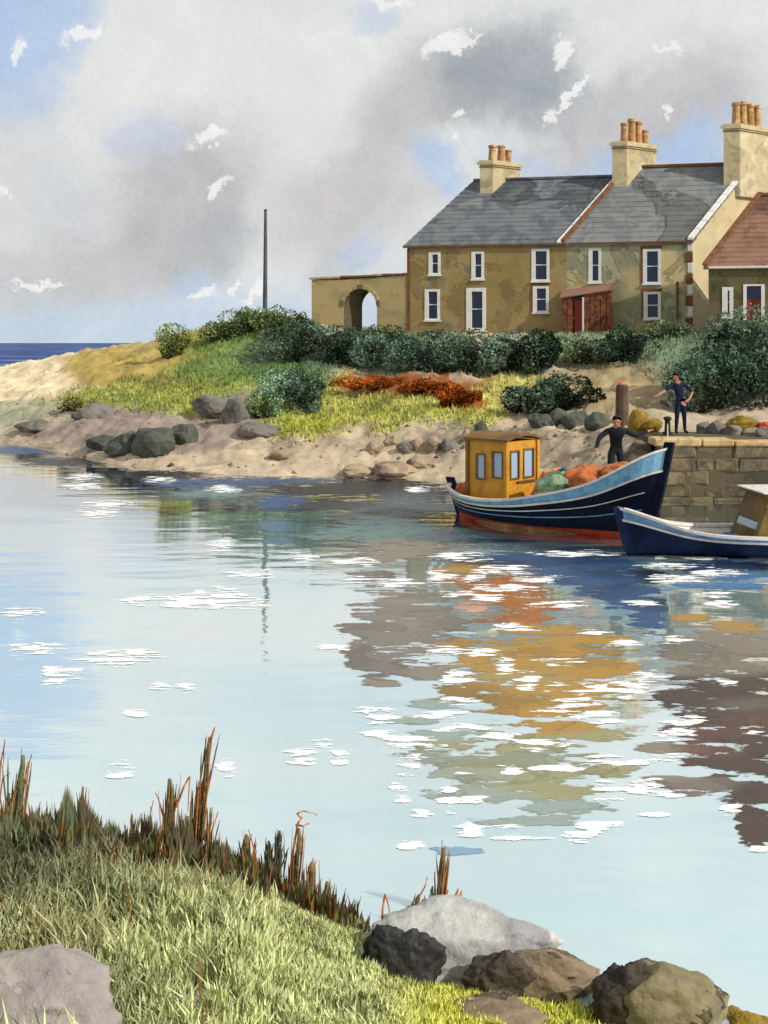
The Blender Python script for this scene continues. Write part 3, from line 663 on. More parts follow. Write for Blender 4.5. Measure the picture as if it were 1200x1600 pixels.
mb.hexa([p(pa - e, 1.2, zt - .5), p(pb + e, 1.2, zt - .1), p(pb + e, 0, zt + .25), p(pa - e, 0, zt - .15), p(pa - e, 1.2, zt - .44), p(pb + e, 1.2, zt - .04), p(pb + e, 0, zt + .35), p(pa - e, 0, zt - .05)])
mb.build('porch_roof', M['redroof'], po)
# --- red roofed cottage, nearer, at the right edge
O3 = at(1107, 500, 54); O3.z = 0; Ub, Gb, NFb = U.copy(), G.copy(), NF.copy()
h3 = thing('red_roof_cottage', 'low olive stone cottage with red brown roof at the right edge', 'house', (0, 0, 0))
def u3(px): k = (px - CX) / F; return (k * O3.y - O3.x) / (U.x - k * U.y)
def z3(py): return CZ + (HY - py) * 53.5 / F
ze3 = z3(412); H3 = 3.9; zr3 = ze3 + 3.5; L3 = 9.5
o3 = [(u3(1130), u3(1144), z3(495), z3(448)), (u3(1163), u3(1193), z3(500), z3(444)), (5.2, 5.9, z3(480), z3(444)), (7.2, 7.9, z3(480), z3(444))]
mb = MB(); front_wall(mb, O3, L3, 3.2, ze3, o3); gables(mb, O3, L3, 3.2, ze3, zr3, H3); mb.build('wall', M['olive'], h3)
window(h3, O3, *o3[0], wide=.2); window(h3, O3, *o3[2]); window(h3, O3, *o3[3])
dd = thing_child('door', h3); mb = MB(); a = o3[1]
fbox(mb, O3, a[0] - .05, a[0] + .1, -.12, .03, a[2], a[3]); fbox(mb, O3, a[1] - .1, a[1] + .05, -.12, .03, a[2], a[3]); fbox(mb, O3, a[0] + .1, a[1] - .1, -.12, .026, a[3] - .08, a[3])
mb.build('frame', M['white'], dd)
mb = MB(); fbox(mb, O3, a[0] + .1, a[1] - .1, -.18, -.10, a[2], a[3] - .7); mb.build('door_leaf', M['door_red'], dd)
mb = MB(); fbox(mb, O3, a[0] + .1, a[1] - .1, -.18, -.12, a[3] - .7, a[3] - .08); mb.build('fanlight', M['glass'], dd)
roof(h3, O3, L3, ze3, zr3, H3, 'redroof', seed=12)
skew(h3, O3, -.05, ze3 + .08, zr3 + .08, H3, 'rust', 'gable_coping', w=.22, lift=.12)
mb = MB(); p = O3 + G * H3 + Z * (zr3 + .06); mb.tube([p, p + U * L3], .1, 6); mb.build('ridge', M['rust'], h3)
mb = MB(); fbox(mb, O3, 0, L3, .05, .16, ze3 - .2, ze3 - .1); mb.build('gutter', M['white'], h3)
# --- wall with an arch
aw = thing('arched_wall', 'tan garden wall with a round arched opening beside the ochre cottage', 'wall', (0, 0, 0))
OA = O1.copy(); uL = -5.35; zt = 7.62; T = 1.2
uc = upx(563); rw = .92; zs = 6.15
def AP(u, z, g=0): return OA + U * u + G * g + Z * z
mb = MB(); n = 18
arc = [(uc - rw, 3.4)] + [(uc - rw * math.cos(math.pi * k / n), zs + rw * 1.05 * math.sin(math.pi * k / n)) for k in range(n + 1)] + [(uc + rw, 3.4)]
for g in (0, T):
    quad(mb, AP(uL, 3.4, g), AP(uc - rw, 3.4, g), AP(uc - rw, zt, g), AP(uL, zt, g)); quad(mb, AP(uc + rw, 3.4, g), AP(-.01, 3.4, g), AP(-.01, zt + .2, g), AP(uc + rw, zt + .1, g))
    for k in range(n): a, b = arc[k + 1], arc[k + 2]; quad(mb, AP(a[0], a[1], g), AP(b[0], b[1], g), AP(b[0], zt + .1 * (k + 1) / n, g), AP(a[0], zt + .1 * k / n, g))
mr = MB()
for k in range(len(arc) - 1): a, b = arc[k], arc[k + 1]; quad(mr, AP(*a, 0), AP(*b, 0), AP(*b, T), AP(*a, T))
mr.build('arch_reveal', M['quaycore'], aw)  # dark colour paints the shade inside the arch
quad(mb, AP(uL, 3.4, 0), AP(uL, zt, 0), AP(uL, zt, T), AP(uL, 3.4, T)); quad(mb, AP(uL, zt, 0), AP(-.01, zt + .2, 0), AP(-.01, zt + .2, T), AP(uL, zt, T))
mb.build('wall', M['archwall'], aw)
r = random.Random(5); k = 0; u = uL - .08
while u < -.2:      # coping stones
    w = r.uniform(.45, .7); u2 = min(u + w, -.03); z = zt + .2 * (u - uL) / -uL + r.uniform(0, .03) + .003
    mb = MB(); mb.hexa([AP(u, z, -.08), AP(u2 - .03, z, -.08), AP(u2 - .03, z, T + .08), AP(u, z, T + .08), AP(u, z + .12, -.08), AP(u2 - .03, z + .13, -.08), AP(u2 - .03, z + .13, T + .08), AP(u, z + .12, T + .08)])
    mb.build('coping_stone', M['rust'] if r.random() < .55 else M['archwall'], aw, bevel=.02); u += w
for k in range(11):     # arch ring stones
    a0, a1 = math.pi * k / 11 + .02, math.pi * (k + 1) / 11 - .02; mb = MB(); q = []
    for g in (-.05, .12):
        q.append([AP(uc - rr * math.cos(a), zs + rr * 1.05 * math.sin(a), g) for rr, a in ((rw + .004, a0), (rw + .2, a0), (rw + .2, a1), (rw + .004, a1))])
    mb.hexa(q[1] + q[0]); mb.build('arch_stone', M['archwall'] if k % 5 else M['olive'], aw, fix=True)
# pole
p = at(414, 484, 61); p.z = gz(p.x, p.y) - .2
pl = thing('tall_pole', 'thin bare grey pole on the skyline left of the arched wall', 'pole', p)
mb = MB(); mb.tube([(0, 0, 0), (.02, 0, 3), (.03, 0, CZ + (HY - 329) * 61 / F - p.z)], [.13, .105, .075], 8); mb.build('shaft', M['pole'], pl)
mb = MB(); zt2 = CZ + (HY - 329) * 61 / F - p.z; mb.tube([(.03, 0, zt2), (.03, 0, zt2 + .07)], [.1, .06], 8); mb.build('cap', M['iron'], pl)

# ------------------------------------------------------------ quay
QZ = 1.62; QY = 30.6
qx0, qx1 = 7.25, 26.0
q = thing('quay_wall', 'olive grey stone quay wall with pale coping behind the boats', 'quay', (0, 0, 0))
mb = MB(); mb.box(qx0 + .05, qx1, QY - .115, QY + 3.0, -1.2, QZ - .2); mb.box(qx0 + .05, qx1, QY + .5, QY + 3.0, -1.2, QZ - .03); mb.build('wall', M['quaycore'], q)
r = random.Random(8); variants = []
def stone_mesh(w, h, d, seed):
    bm = bmesh.new(); bmesh.ops.create_cube(bm, size=1); bmesh.ops.scale(bm, vec=(w, d, h), verts=bm.verts); rr = random.Random(seed)
    for v in bm.verts: v.co += Vector((rr.uniform(-.05, .05), rr.uniform(-.05, .04), rr.uniform(-.045, .045)))
    bmesh.ops.bevel(bm, geom=bm.edges[:], offset=.03, segments=1, affect='EDGES'); me = bpy.data.meshes.new('stone'); bm.to_mesh(me); bm.free(); return me
for k in range(10): me = stone_mesh(.5 + .055 * k, .33, .3, k); me.materials.append(M['quay']); variants.append((.5 + .055 * k, me))
for row in range(5):
    z = -.08 + row * .345; x = qx0 + r.uniform(0, .3) * (row % 2)
    while x < 19:
        w, me = r.choice(variants); o = link('stone', me, None, q); o.location = (x + w / 2, QY + r.uniform(0, .04), z + r.uniform(-.01, .01)); x += w + .03
    z = 0
x = qx0 - .1; k = 0
while x < 19:
    w = r.uniform(.8, 1.3); mb = MB(); dz = r.uniform(-.05, .06)
    mb.box(x, x + w - .03, QY - .2, QY + .62, QZ - .17, QZ + dz); mb.build('coping_stone', M['coping'], q, bevel=.035); x += w
# end return of the quay: big rounded stones where it meets the slope
for i, (px, py, w, h, m, lab) in enumerate([(1030, 742, .8, .9, 'quay', 'round topped olive block at the quay end behind the bow'), (1006, 715, 1.0, .7, 'quay', 'olive boulder leaning on the quay end left of the bow tip'), (1058, 712, .8, .5, 'quay', 'low olive block on the quay edge below the standing man')]):
    pass
p = Vector((qx0 - .25, QY + .3, .55)); rock('quay_boulder', p, (.62, .5, .62), 'quay', 301, 'rounded olive boulder at the quay end behind the tall bow', 'boulder', sink=.3)
p = Vector((qx0 - .1, QY + .9, .9)); rock('quay_boulder', p, (.6, .5, .5), 'quay', 302, 'olive boulder on top of the quay end above the bow', 'boulder', sink=.3)

# things standing on the quay
def sack(name, p, w, d, h, m, label, cat, seed, group=None, rz=0):
    me = rock_mesh(seed, w / 2, d / 2, h * .58, sub=4, cuts=3, rough=.22); o = link(name, me, M[m]); o.location = (p[0], p[1], p[2] + h * .42); o.rotation_euler = (0, 0, rz)
    for f in me.polygons: f.use_smooth = True
    return tag(o, label, cat, group)
def q_at(px, Y): return Vector(((px - CX) / F * Y, Y, QZ if Y < 33.6 and (px - CX) / F * Y > qx0 else gz((px - CX) / F * Y, Y)))
sack('sack', q_at(998, 33.6), .62, .5, .72, 'sack', 'bulging ochre sack standing left of the standing man', 'sack', 71, 'sacks on the quay')
sack('sack', q_at(1020, 33.3), .5, .4, .42, 'sack', 'slumped ochre sack leaning on the taller one near the standing man', 'sack', 72, 'sacks on the quay')
sack('net_heap', q_at(1160, 33.2), .95, .6, .5, 'sack', 'ochre heap of netting on the quay at the right', 'net', 73)
sack('red_float', q_at(1191, 33.0), .34, .34, .34, 'red_bottom', 'red round float lying on the quay at the right edge', 'float', 74)
for i, (px, Y, w, h, m, lab) in enumerate([(1100, 33.2, .5, .45, 'rock_grey', 'dark stone right of the standing man'), (1118, 32.9, .55, .5, 'rock_grey', 'upright dark stone second right of the standing man'), (1126, 34, .7, .45, 'rock_tan', 'brown stone behind the upright dark stone on the quay'),
        (1145, 32.6, .7, .34, 'rock_grey', 'long low stone in front of the ochre net heap'), (1175, 32.4, .5, .32, 'rock_tan', 'brown stone below the red float on the quay'), (1192, 31.9, .5, .34, 'rock_grey', 'grey stone on the coping at the right edge'), (1215, 33.5, .7, .5, 'rock_tan', 'brown stone just past the red float')]):
    rock('quay_stone', q_at(px, Y), (w / 2, w / 2.4, h * .6), m, 120 + i, lab, 'stone', 'loose stones on the quay', sub=2, sink=.25)
p = q_at(1043, 32.4); t = thing('bollard', 'short dark iron bollard beside the standing man', 'bollard', p)
mb = MB(); mb.tube([(0, 0, 0), (0, 0, .06), (0, 0, .07), (0, 0, .38)], [.14, .14, .09, .075], 12); mb.build('shaft', M['iron'], t)
mb = MB(); mb.tube([(0, 0, .38), (0, 0, .42), (0, 0, .47), (0, 0, .5)], [.08, .12, .11, .05], 12); mb.build('cap', M['iron'], t)
p = hit(972, 662) or q_at(972, 35); t = thing('mooring_post', 'stout brown wooden post with pale top behind the fisherman', 'post', p)
k = F / p.y; hp = 64 / k
mb = MB(); mb.tube([(0, 0, -.3), (0, 0, hp * .5), (0, 0, hp * .9), (0, 0, hp * .96)], [.21, .2, .185, .15], 12); mb.build('shaft', M['postwood'], t)
mb = MB(); mb.tube([(0, 0, hp * .96), (0, 0, hp * 1.0), (0, 0, hp * 1.03)], [.15, .12, .05], 12); mb.build('cap', M['salmon'], t)

# ------------------------------------------------------------ boats
class Hull:
    def __init__(s, L, B, zs, zk=-.3, rake_b=.6, rake_s=.25, zc=.12, full=2.4):
        s.L, s.B, s.zs, s.zk, s.rb, s.rs, s.zc, s.full = L, B, zs, zk, rake_b, rake_s, zc, full
    def sheer(s, t):
        a = s.zs; n = len(a) - 1; i = min(int(t * n), n - 1); f = t * n - i
        p0, p1, p2, p3 = a[max(i-1, 0)], a[i], a[i+1], a[min(i+2, n)]
        return .5 * (2*p1 + (p2-p0)*f + (2*p0-5*p1+4*p2-p3)*f*f + (3*p1-p0-3*p2+p3)*f**3)
    def half(s, t): return s.B / 2 * max(0, 1 - abs((t - .46) / (.54 if t > .46 else .46)) ** s.full) ** .75
    def pt(s, t, z, side=1, off=0):
        zs = s.sheer(t); q = max(0, min(1, (z - s.zk) / (zs - s.zk)))
        p = lerp(.38, 1.25, sm(.55, 1, t)) if t > .5 else lerp(.7, .38, sm(0, .4, t))
        y = s.half(t) * q ** p
        x = s.L * t + s.rb * (max(0, z + .1) / (s.zs[-1] + .1)) ** .62 * sm(.55, 1, t) - s.rs * max(0, z) / s.zs[0] * (1 - sm(0, .35, t))
        return Vector((x, side * (y + off), z))
def strip(mb, H_, zf0, zf1, side, o0=0, o1=0, thick=0, n=36, t0=0, t1=1):
    vs = []; fs = []
    for i in range(n + 1):
        t = lerp(t0, t1, i / n); a, b = zf0(t), zf1(t)
        vs += [H_.pt(t, a, side, o0), H_.pt(t, b, side, o1)]
        if thick: vs += [H_.pt(t, b, side, o1 - thick), H_.pt(t, a, side, o0 - thick)]
    m = 4 if thick else 2
    for i in range(n):
        for k in range(m if thick else 1):
            a, b = i * m + k, i * m + (k + 1) % m; fs.append((a, b, b + m, a + m))
    mb.add(vs, fs)
def make_hull(root, Hh, m_low, m_top, m_bot, m_in, ns=5, rub=True):
    for side in (-1, 1):
        mb = MB(); strip(mb, Hh, lambda t: Hh.zk, lambda t: Hh.zc, side, 0, 0); mb.build('bottom', M[m_bot], root, smooth=True)
        for k in range(ns):
            f0 = lambda t, k=k: lerp(Hh.zc, Hh.sheer(t), k / ns) - (.012 if k else 0); f1 = lambda t, k=k: lerp(Hh.zc, Hh.sheer(t), (k + 1) / ns)
            mb = MB(); strip(mb, Hh, f0, f1, side, .030, .012, .022); mb.build('strake', M[m_top] if k == ns - 1 else M[m_low], root)
        mb = MB(); strip(mb, Hh, lambda t: Hh.sheer(t) - .02, lambda t: Hh.sheer(t) + .035, side, .06, .06, .14); mb.build('gunwale', M['boatwhite'], root)
        if rub:
            g0 = lambda t: lerp(Hh.zc, Hh.sheer(t), (ns - 1) / ns) - .025; g1 = lambda t: g0(t) + .045
            mb = MB(); strip(mb, Hh, g0, g1, side, .055, .055, .04); mb.build('rubbing_strake', M['boatwhite'], root)
        mb = MB(); strip(mb, Hh, lambda t: max(Hh.zk, .0), lambda t: Hh.sheer(t), side, -.05, -.05, n=24, t0=.02, t1=.97); mb.build('inner_planking', M[m_in], root, smooth=True)
def stem(root, Hh, m, t=1.0, w=.07, name='stem_post', up=.14):
    mb = MB(); zs = Hh.sheer(t); pts = []; e_ = .1 if w > .05 else .045
    sg = 1 if t > .5 else -1
    for k in range(25):
        z = lerp(Hh.zk, zs + up, k / 24); p = Hh.pt(t, z); pts.append((p.x, z))
    for k in range(24):
        (x0, z0), (x1, z1) = pts[k], pts[k + 1]
        mb.hexa([(x0 - e_ * sg, -w, z0), (x0 + e_ * sg, -w * .6, z0), (x0 + e_ * sg, w * .6, z0), (x0 - e_ * sg, w, z0), (x1 - e_ * sg, -w, z1), (x1 + e_ * sg, -w * .6, z1), (x1 + e_ * sg, w * .6, z1), (x1 - e_ * sg, w, z1)])
    return mb.build(name, M[m], root, fix=True)
def decking(root, Hh, t0, t1, zf, m='deck', n=9):
    for k in range(n):
        f0, f1 = -1 + 2 * k / n, -1 + 2 * (k + 1) / n - .02; mb = MB(); N = 12; vs = []
        for i in range(N + 1):
            t = lerp(t0, t1, i / N); z = zf(t); p = Hh.pt(t, z, 1, -.06); y = max(p.y, 0)
            vs += [(p.x, y * f0, z), (p.x, y * f1, z), (p.x, y * f1, z - .03), (p.x, y * f0, z - .03)]
        fs = [(i*4 + a, i*4 + (a+1) % 4, (i+1)*4 + (a+1) % 4, (i+1)*4 + a) for i in range(N) for a in range(4)]
        mb.add(vs, fs); mb.build('deck_board', M[m], root)

# --- fishing boat
b1s, b1e = Vector((1.87, 28.0, 0)), Vector((5.42, 24.5, 0)); hd = (b1e - b1s); L = hd.length
b1 = thing('fishing_boat', 'navy and light blue fishing boat with yellow wheelhouse and tall bow', 'boat', b1s, math.atan2(hd.y, hd.x))
HB = Hull(L, 2.25, [.74, .62, .66, .84, 1.2, 1.98], rake_b=.72, rake_s=.3, zc=.15, full=3.0)
make_hull(b1, HB, 'navy', 'skyblue', 'red_bottom', 'deck', ns=4)
for side in (-1, 1):
    for f_ in (.30, .52):
        g0 = lambda t: lerp(HB.zc, HB.sheer(t), f_); mb = MB(); strip(mb, HB, g0, lambda t: g0(t) + .022, side, .046, .046, .03, t0=.04, t1=.96); mb.build('rubbing_strake', M['skyblue' if f_ < .4 else 'boatwhite'], b1)
stem(b1, HB, 'navy', 1.0); stem(b1, HB, 'navy', 0.0, name='stern_post', up=.16)
decking(b1, HB, .04, .60, lambda t: .36); decking(b1, HB, .60, .97, lambda t: .92 + .35 * sm(.7, 1, t))
mb = MB(); p0, p1 = HB.pt(.6, .36), HB.pt(.6, .92); mb.box(p0.x, p0.x + .04, -p0.y + .06, p0.y - .06, .36, .9); mb.build('bulkhead', M['boatwhite'], b1)
# wheelhouse
wh = thing_child('wheelhouse', b1)
x0, x1, y0, y1, z0, z1 = .72, 1.86, -.58, .58, .36, 1.92
def panel(O, ex, ez, n, lx, lz, ops, m, par, depth=.05, name='wall'):
    mb = MB(); us = sorted({0, lx, *[o[0] for o in ops], *[o[1] for o in ops]}); zs = sorted({0, lz, *[o[2] for o in ops], *[o[3] for o in ops]})
    for i in range(len(us) - 1):
        for j in range(len(zs) - 1):
            um, zm = (us[i] + us[i+1]) / 2, (zs[j] + zs[j+1]) / 2
            if any(o[0] < um < o[1] and o[2] < zm < o[3] for o in ops): continue
            q_ = [O + ex * us[i] + ez * zs[j], O + ex * us[i+1] + ez * zs[j], O + ex * us[i+1] + ez * zs[j+1], O + ex * us[i] + ez * zs[j+1]]
            mb.hexa([x - n * depth for x in q_] + q_)
    w = mb.build(name, M[m], par, fix=True)
    return w
X_, Y_ = Vector((1, 0, 0)), Vector((0, 1, 0))
def win(O, ex, n, u0, u1, a, b, par):
    w = thing_child('window', par); mb = MB(); f = .035
    def bx(ua, ub, za, zb, n0=-.03, n1=.02):
        p = lambda u, k, z: O + ex * u + n * k + Z * z
        mb.hexa([p(ua, n1, za), p(ub, n1, za), p(ub, n0, za), p(ua, n0, za), p(ua, n1, zb), p(ub, n1, zb), p(ub, n0, zb), p(ua, n0, zb)])
    bx(u0 - f, u0, a - f, b + f); bx(u1, u1 + f, a - f, b + f); bx(u0, u1, b, b + f); bx(u0, u1, a - f, a)
    mb.build('frame', M['brownroof'], w, fix=True)
    mb = MB(); q_ = O - n * .02; quad(mb, q_ + ex * u0 + Z * a, q_ + ex * u1 + Z * a, q_ + ex * u1 + Z * b, q_ + ex * u0 + Z * b); mb.build('pane', M['glass2'], w)
hz_ = z1 - z0
OF = Vector((x1, y0, z0)); of = [(.17, .45, .72, 1.32), (.66, 1.0, .72, 1.34)]
panel(OF, Y_, Z, X_, y1 - y0, hz_, of, 'yellow', wh, name='front_panel'); [win(OF, Y_, X_, *o, wh) for o in of]
OS = Vector((x0, y0, z0)); os_ = [(.28, .50, .68, 1.22), (.76, 1.02, .74, 1.3)]
panel(OS, X_, Z, -Y_, x1 - x0, hz_, os_, 'yellow', wh, name='side_panel'); [win(OS, X_, -Y_, *o, wh) for o in os_]
OP = Vector((x0, y1, z0)); panel(OP, X_, Z, Y_, x1 - x0, hz_, os_, 'yellow', wh, name='side_panel'); [win(OP, X_, Y_, *o, wh) for o in os_]
OR_ = Vector((x0, y0, z0)); panel(OR_, Y_, Z, -X_, y1 - y0, hz_, [], 'yellow', wh, name='rear_panel')
mb = MB(); N = 8; e = .09
for k in range(N):
    a, b = lerp(y0 - e, y1 + e, k / N), lerp(y0 - e, y1 + e, (k + 1) / N); ca, cb = [.12 * (1 - (2 * j / N - 1) ** 2) for j in (k, k + 1)]
    mb.hexa([(x0 - e, a, z1 + ca), (x1 + e, a, z1 + ca), (x1 + e, b, z1 + cb), (x0 - e, b, z1 + cb), (x0 - e, a, z1 + ca + .06), (x1 + e, a, z1 + ca + .06), (x1 + e, b, z1 + cb + .06), (x0 - e, b, z1 + cb + .06)])
mb.build('wheelhouse_roof', M['brownroof'], wh)
for yy in (y0, y1):
    for xx in (x0, x1):
        mb = MB(); mb.box(xx - .045, xx + .045, yy - .045, yy + .045, z0, z1 + .004); mb.build('corner_post', M['brownroof'] if xx == x0 else M['yellow'], wh)
mb = MB(); mb.box(x1 + .012, x1 + .05, -.2, .5, .96, 1.0); mb.build('handrail', M['brownroof'], wh)
# gear lying in the boat: things of their own
mw = b1.matrix_world.copy()
Rm = Matrix.Translation(b1s) @ Matrix.Rotation(math.atan2(hd.y, hd.x), 4, 'Z')
def inb(x, y, z): return Rm @ Vector((x, y, z))
sack('fish_basket', inb(.28, -.1, .36), .55, .5, .52, 'net_orange', 'orange bundle in the stern left of the yellow wheelhouse', 'bundle', 81)
t = thing('canvas_board', 'salmon coloured board leaning just forward of the wheelhouse', 'board', inb(2.25, .1, .36), math.atan2(hd.y, hd.x))
mb = MB(); mb.hexa([(-.1, -.5, 0), (.02, -.5, 0), (.02, .45, 0), (-.1, .45, 0), (.42, -.4, .95), (.5, -.4, .93), (.5, .2, .98), (.42, .2, 1.0)]); mb.build('board', M['salmon'], t, bevel=.02)
mb = MB(); mb.hexa([(-.0, -.1, .0), (.03, -.1, 0), (.03, 0, 0), (0, 0, 0), (.515, -.1, .98), (.53, -.1, .98), (.53, 0, .98), (.515, 0, .98)]); mb.build('batten', M['boatwhite'], t)
sack('green_net_heap', inb(2.95, -.15, .36), .95, 1.0, .95, 'net_green', 'pale green heap of netting amidships behind the salmon board', 'net', 83)
sack('teal_net_bundle', inb(2.85, .35, .7), .4, .4, .62, 'net_teal', 'small dark teal bundle on top of the green netting', 'net', 84)
sack('orange_net_heap', inb(3.95, -.35, 1.0), 1.15, .6, .55, 'net_orange', 'orange heap of netting by the fisherman in the bow', 'net', 85, rz=.4)
sack('orange_net_heap', inb(4.6, .0, 1.12), 1.0, .55, .5, 'net_orange', 'orange heap of netting nearest the tall bow', 'net', 86, rz=.2)
# --- second boat
b2b, b2d = Vector((4.98, 22.75, 0)), Vector((1, .1, 0)).normalized()
L = 5.6; b2s = b2b + b2d * L
b2 = thing('small_motor_boat', 'blue open boat with white gunwale and olive cabin, moored in front of the bow', 'boat', b2s, math.atan2(-b2d.y, -b2d.x))
HS = Hull(L, 1.75, [.62, .5, .42, .42, .52, .92], rake_b=.35, rake_s=.05, zc=.06, full=2.2)
make_hull(b2, HS, 'navy2', 'skyblue2', 'navy', 'boatwhite', ns=4, rub=True)
stem(b2, HS, 'navy2', 1.0, w=.065, up=.03); stem(b2, HS, 'navy2', 0.0, name='stern_post', up=.02)
decking(b2, HS, .05, .78, lambda t: .12); decking(b2, HS, .76, .97, lambda t: HS.sheer(t) - .12)
for t_, m_ in ((.60, 'bluebox'), (.70, 'deck')):
    p = HS.pt(t_, HS.sheer(t_) - .12, 1, -.06); mb = MB(); mb.box(p.x - .16, p.x + .16, -p.y, p.y, p.z - .04, p.z); mb.build('thwart', M[m_], b2)
mb = MB(); mb.box(HS.L * .62, HS.L * .76, -.2, .42, .13, .36); mb.build('fish_hold', M['bluebox'], b2, bevel=.02)
cb = thing_child('cabin', b2); x0, x1, y0, y1, z0, z1 = 2.1, 3.5, -.62, .62, .12, 1.18
mb = MB(); sl_ = .38
def cabin(mb, e=0): return [(x0 - e, y0 - e, z0), (x1 + e, y0 - e, z0), (x1 + e, y1 + e, z0), (x0 - e, y1 + e, z0), (x0 - e, y0 + .06 - e, z1), (x1 - sl_ + e, y0 + .06 - e, z1), (x1 - sl_ + e, y1 - .06 + e, z1), (x0 - e, y1 - .06 + e, z1)]
mb.hexa(cabin(mb)); mb.build('cabin_wall', M['olive_boat'], cb, bevel=.02)
mb = MB(); mb.box(x0 - .08, x1 - sl_ + .12, y0 - .02, y1 + .02, z1 + .002, z1 + .07); mb.build('cabin_roof', M['brownroof'], cb, bevel=.03)
mb = MB(); mb.box(x0 - .1, x1 - sl_ + .14, y0 - .04, y1 + .04, z1 + .074, z1 + .10); mb.build('roof_rim', M['boatwhite'], cb)
for sd, yy in ((1, y1), (-1, y0)):
    mb = MB(); a, b_ = z0 + .42, z1 - .12
    def yz(z): return yy - sd * .06 * (z - z0) / (z1 - z0) + sd * .012
    quad(mb, Vector((x0 + .12, yz(a), a)), Vector((x1 - .34, yz(a), a)), Vector((x1 - .48, yz(b_), b_)), Vector((x0 + .12, yz(b_), b_))); mb.build('side_window', M['glass2'], cb)
mb = MB(); a, b_ = .42, .88
def fx(k): return x1 - sl_ * k + .012
quad(mb, Vector((fx(a), y0 + .16, z0 + a * 1.0)), Vector((fx(a), y1 - .16, z0 + a)), Vector((fx(b_), y1 - .2, z0 + b_)), Vector((fx(b_), y0 + .2, z0 + b_))); mb.build('windscreen', M['glass2'], cb)
tag(mb and cb, None)

# ropes
def rope(a, b, sag, label, name='mooring_rope'):
    mb = MB(); pts = [a.lerp(b, k / 14) - Z * sag * 4 * (k / 14) * (1 - k / 14) for k in range(15)]; mb.tube(pts, .014, 6)
    tag(mb.build(name, M['boatwhite'], smooth=True), label, 'rope')
tp = HB.pt(1, 1.95); rope(Rm @ tp, Vector((q_at(1043, 32.4).x, 32.4, QZ + .3)), .25, 'thin pale rope from the tall bow up to the iron bollard')

# ------------------------------------------------------------ people
def person(root, J, bones, mats, skinbones, name='body'):
    me = bpy.data.meshes.new(name); names = list(J); me.from_pydata([J[k][0] for k in names], [(names.index(a), names.index(b)) for a, b in bones], [])
    o = bpy.data.objects.new(name, me); C.objects.link(o)
    mo = o.modifiers.new('skin', 'SKIN'); mo.use_smooth_shade = True; mo.branch_smoothing = .3
    for i, k in enumerate(names):
        sv = me.skin_vertices[0].data[i]; rr = J[k][1]; sv.radius = rr if isinstance(rr, tuple) else (rr, rr); sv.use_root = (k == 'pelvis')
    ss = o.modifiers.new('sub', 'SUBSURF'); ss.levels = 2; ss.render_levels = 2
    dg = bpy.context.evaluated_depsgraph_get(); dg.update(); nm = bpy.data.meshes.new_from_object(o.evaluated_get(dg)); bpy.data.objects.remove(o)
    nm.materials.clear()
    for m_ in mats: nm.materials.append(M[m_])
    segs = [(Vector(J[a][0]), Vector(J[b][0]), skinbones.get((a, b), 0)) for a, b in bones]
    for f in nm.polygons:
        c = f.center; best = 9; mi = 0
        for a, b, m_ in segs:
            d = b - a; t = max(0, min(1, (c - a).dot(d) / max(d.length_squared, 1e-6))); e = (c - a - d * t).length
            if e < best: best = e; mi = m_
        f.material_index = mi; f.use_smooth = True
    ob = link(name, nm, None, root); return ob
def fingers(root_pts):  # hand: wrist->dir, adds J/bones for five fingers
    pass
def hand(J, B, SB, wrist, d, up, tagn):
    d = Vector(d).normalized(); up = Vector(up).normalized(); side = d.cross(up).normalized(); w = Vector(J[wrist][0])
    pal = tagn + 'palm'; J[pal] = (tuple(w + d * .07), (.036, .02)); B.append((wrist, pal)); SB[(wrist, pal)] = 1
    for k in range(4):
        a, b = tagn + f'f{k}a', tagn + f'f{k}b'; s = (k - 1.5) * .021; ln = (.06, .072, .067, .052)[k]
        J[a] = (tuple(w + d * (.105 + ln * .45) + side * s), .0095); J[b] = (tuple(w + d * (.10 + ln) + side * s - up * .022), .008)
        B += [(pal, a), (a, b)]; SB[(pal, a)] = 1; SB[(a, b)] = 1
    a, b = tagn + 'ta', tagn + 'tb'; J[a] = (tuple(w + d * .055 - side * .045), .011); J[b] = (tuple(w + d * .095 - side * .058 - up * .01), .009)
    B += [(pal, a), (a, b)]; SB[(pal, a)] = 1; SB[(a, b)] = 1
# standing man; figure looks along -x (photo left), built z-up from the feet
J = {'pelvis': ((0, 0, .93), (.13, .10)), 'waist': ((0, 0, 1.06), (.135, .095)), 'chest': ((-.05, -.02, 1.26), (.175, .115)), 'shoulders': ((-.08, -.03, 1.41), (.12, .085)), 'neck': ((-.11, -.05, 1.49), .052), 'skull': ((-.14, -.06, 1.585), (.078, .088)), 'crown': ((-.145, -.06, 1.67), (.07, .08)),
 'lsh': ((-.25, -.03, 1.385), .062), 'lel': ((-.45, -.10, 1.22), .046), 'lwr': ((-.68, -.18, 1.10), .032),
 'rsh': ((.10, .0, 1.405), .062), 'rel': ((.35, .03, 1.19), .046), 'rwr': ((.24, -.06, .99), .034),
 'lhip': ((-.085, 0, .86), .10), 'lkn': ((-.10, -.02, .48), .066), 'lan': ((-.115, .02, .09), .045), 'ltoe': ((-.135, -.15, .045), .04),
 'rhip': ((.085, 0, .86), .10), 'rkn': ((.11, -.01, .48), .066), 'ran': ((.135, .03, .09), .045), 'rtoe': ((.175, -.13, .045), .04)}
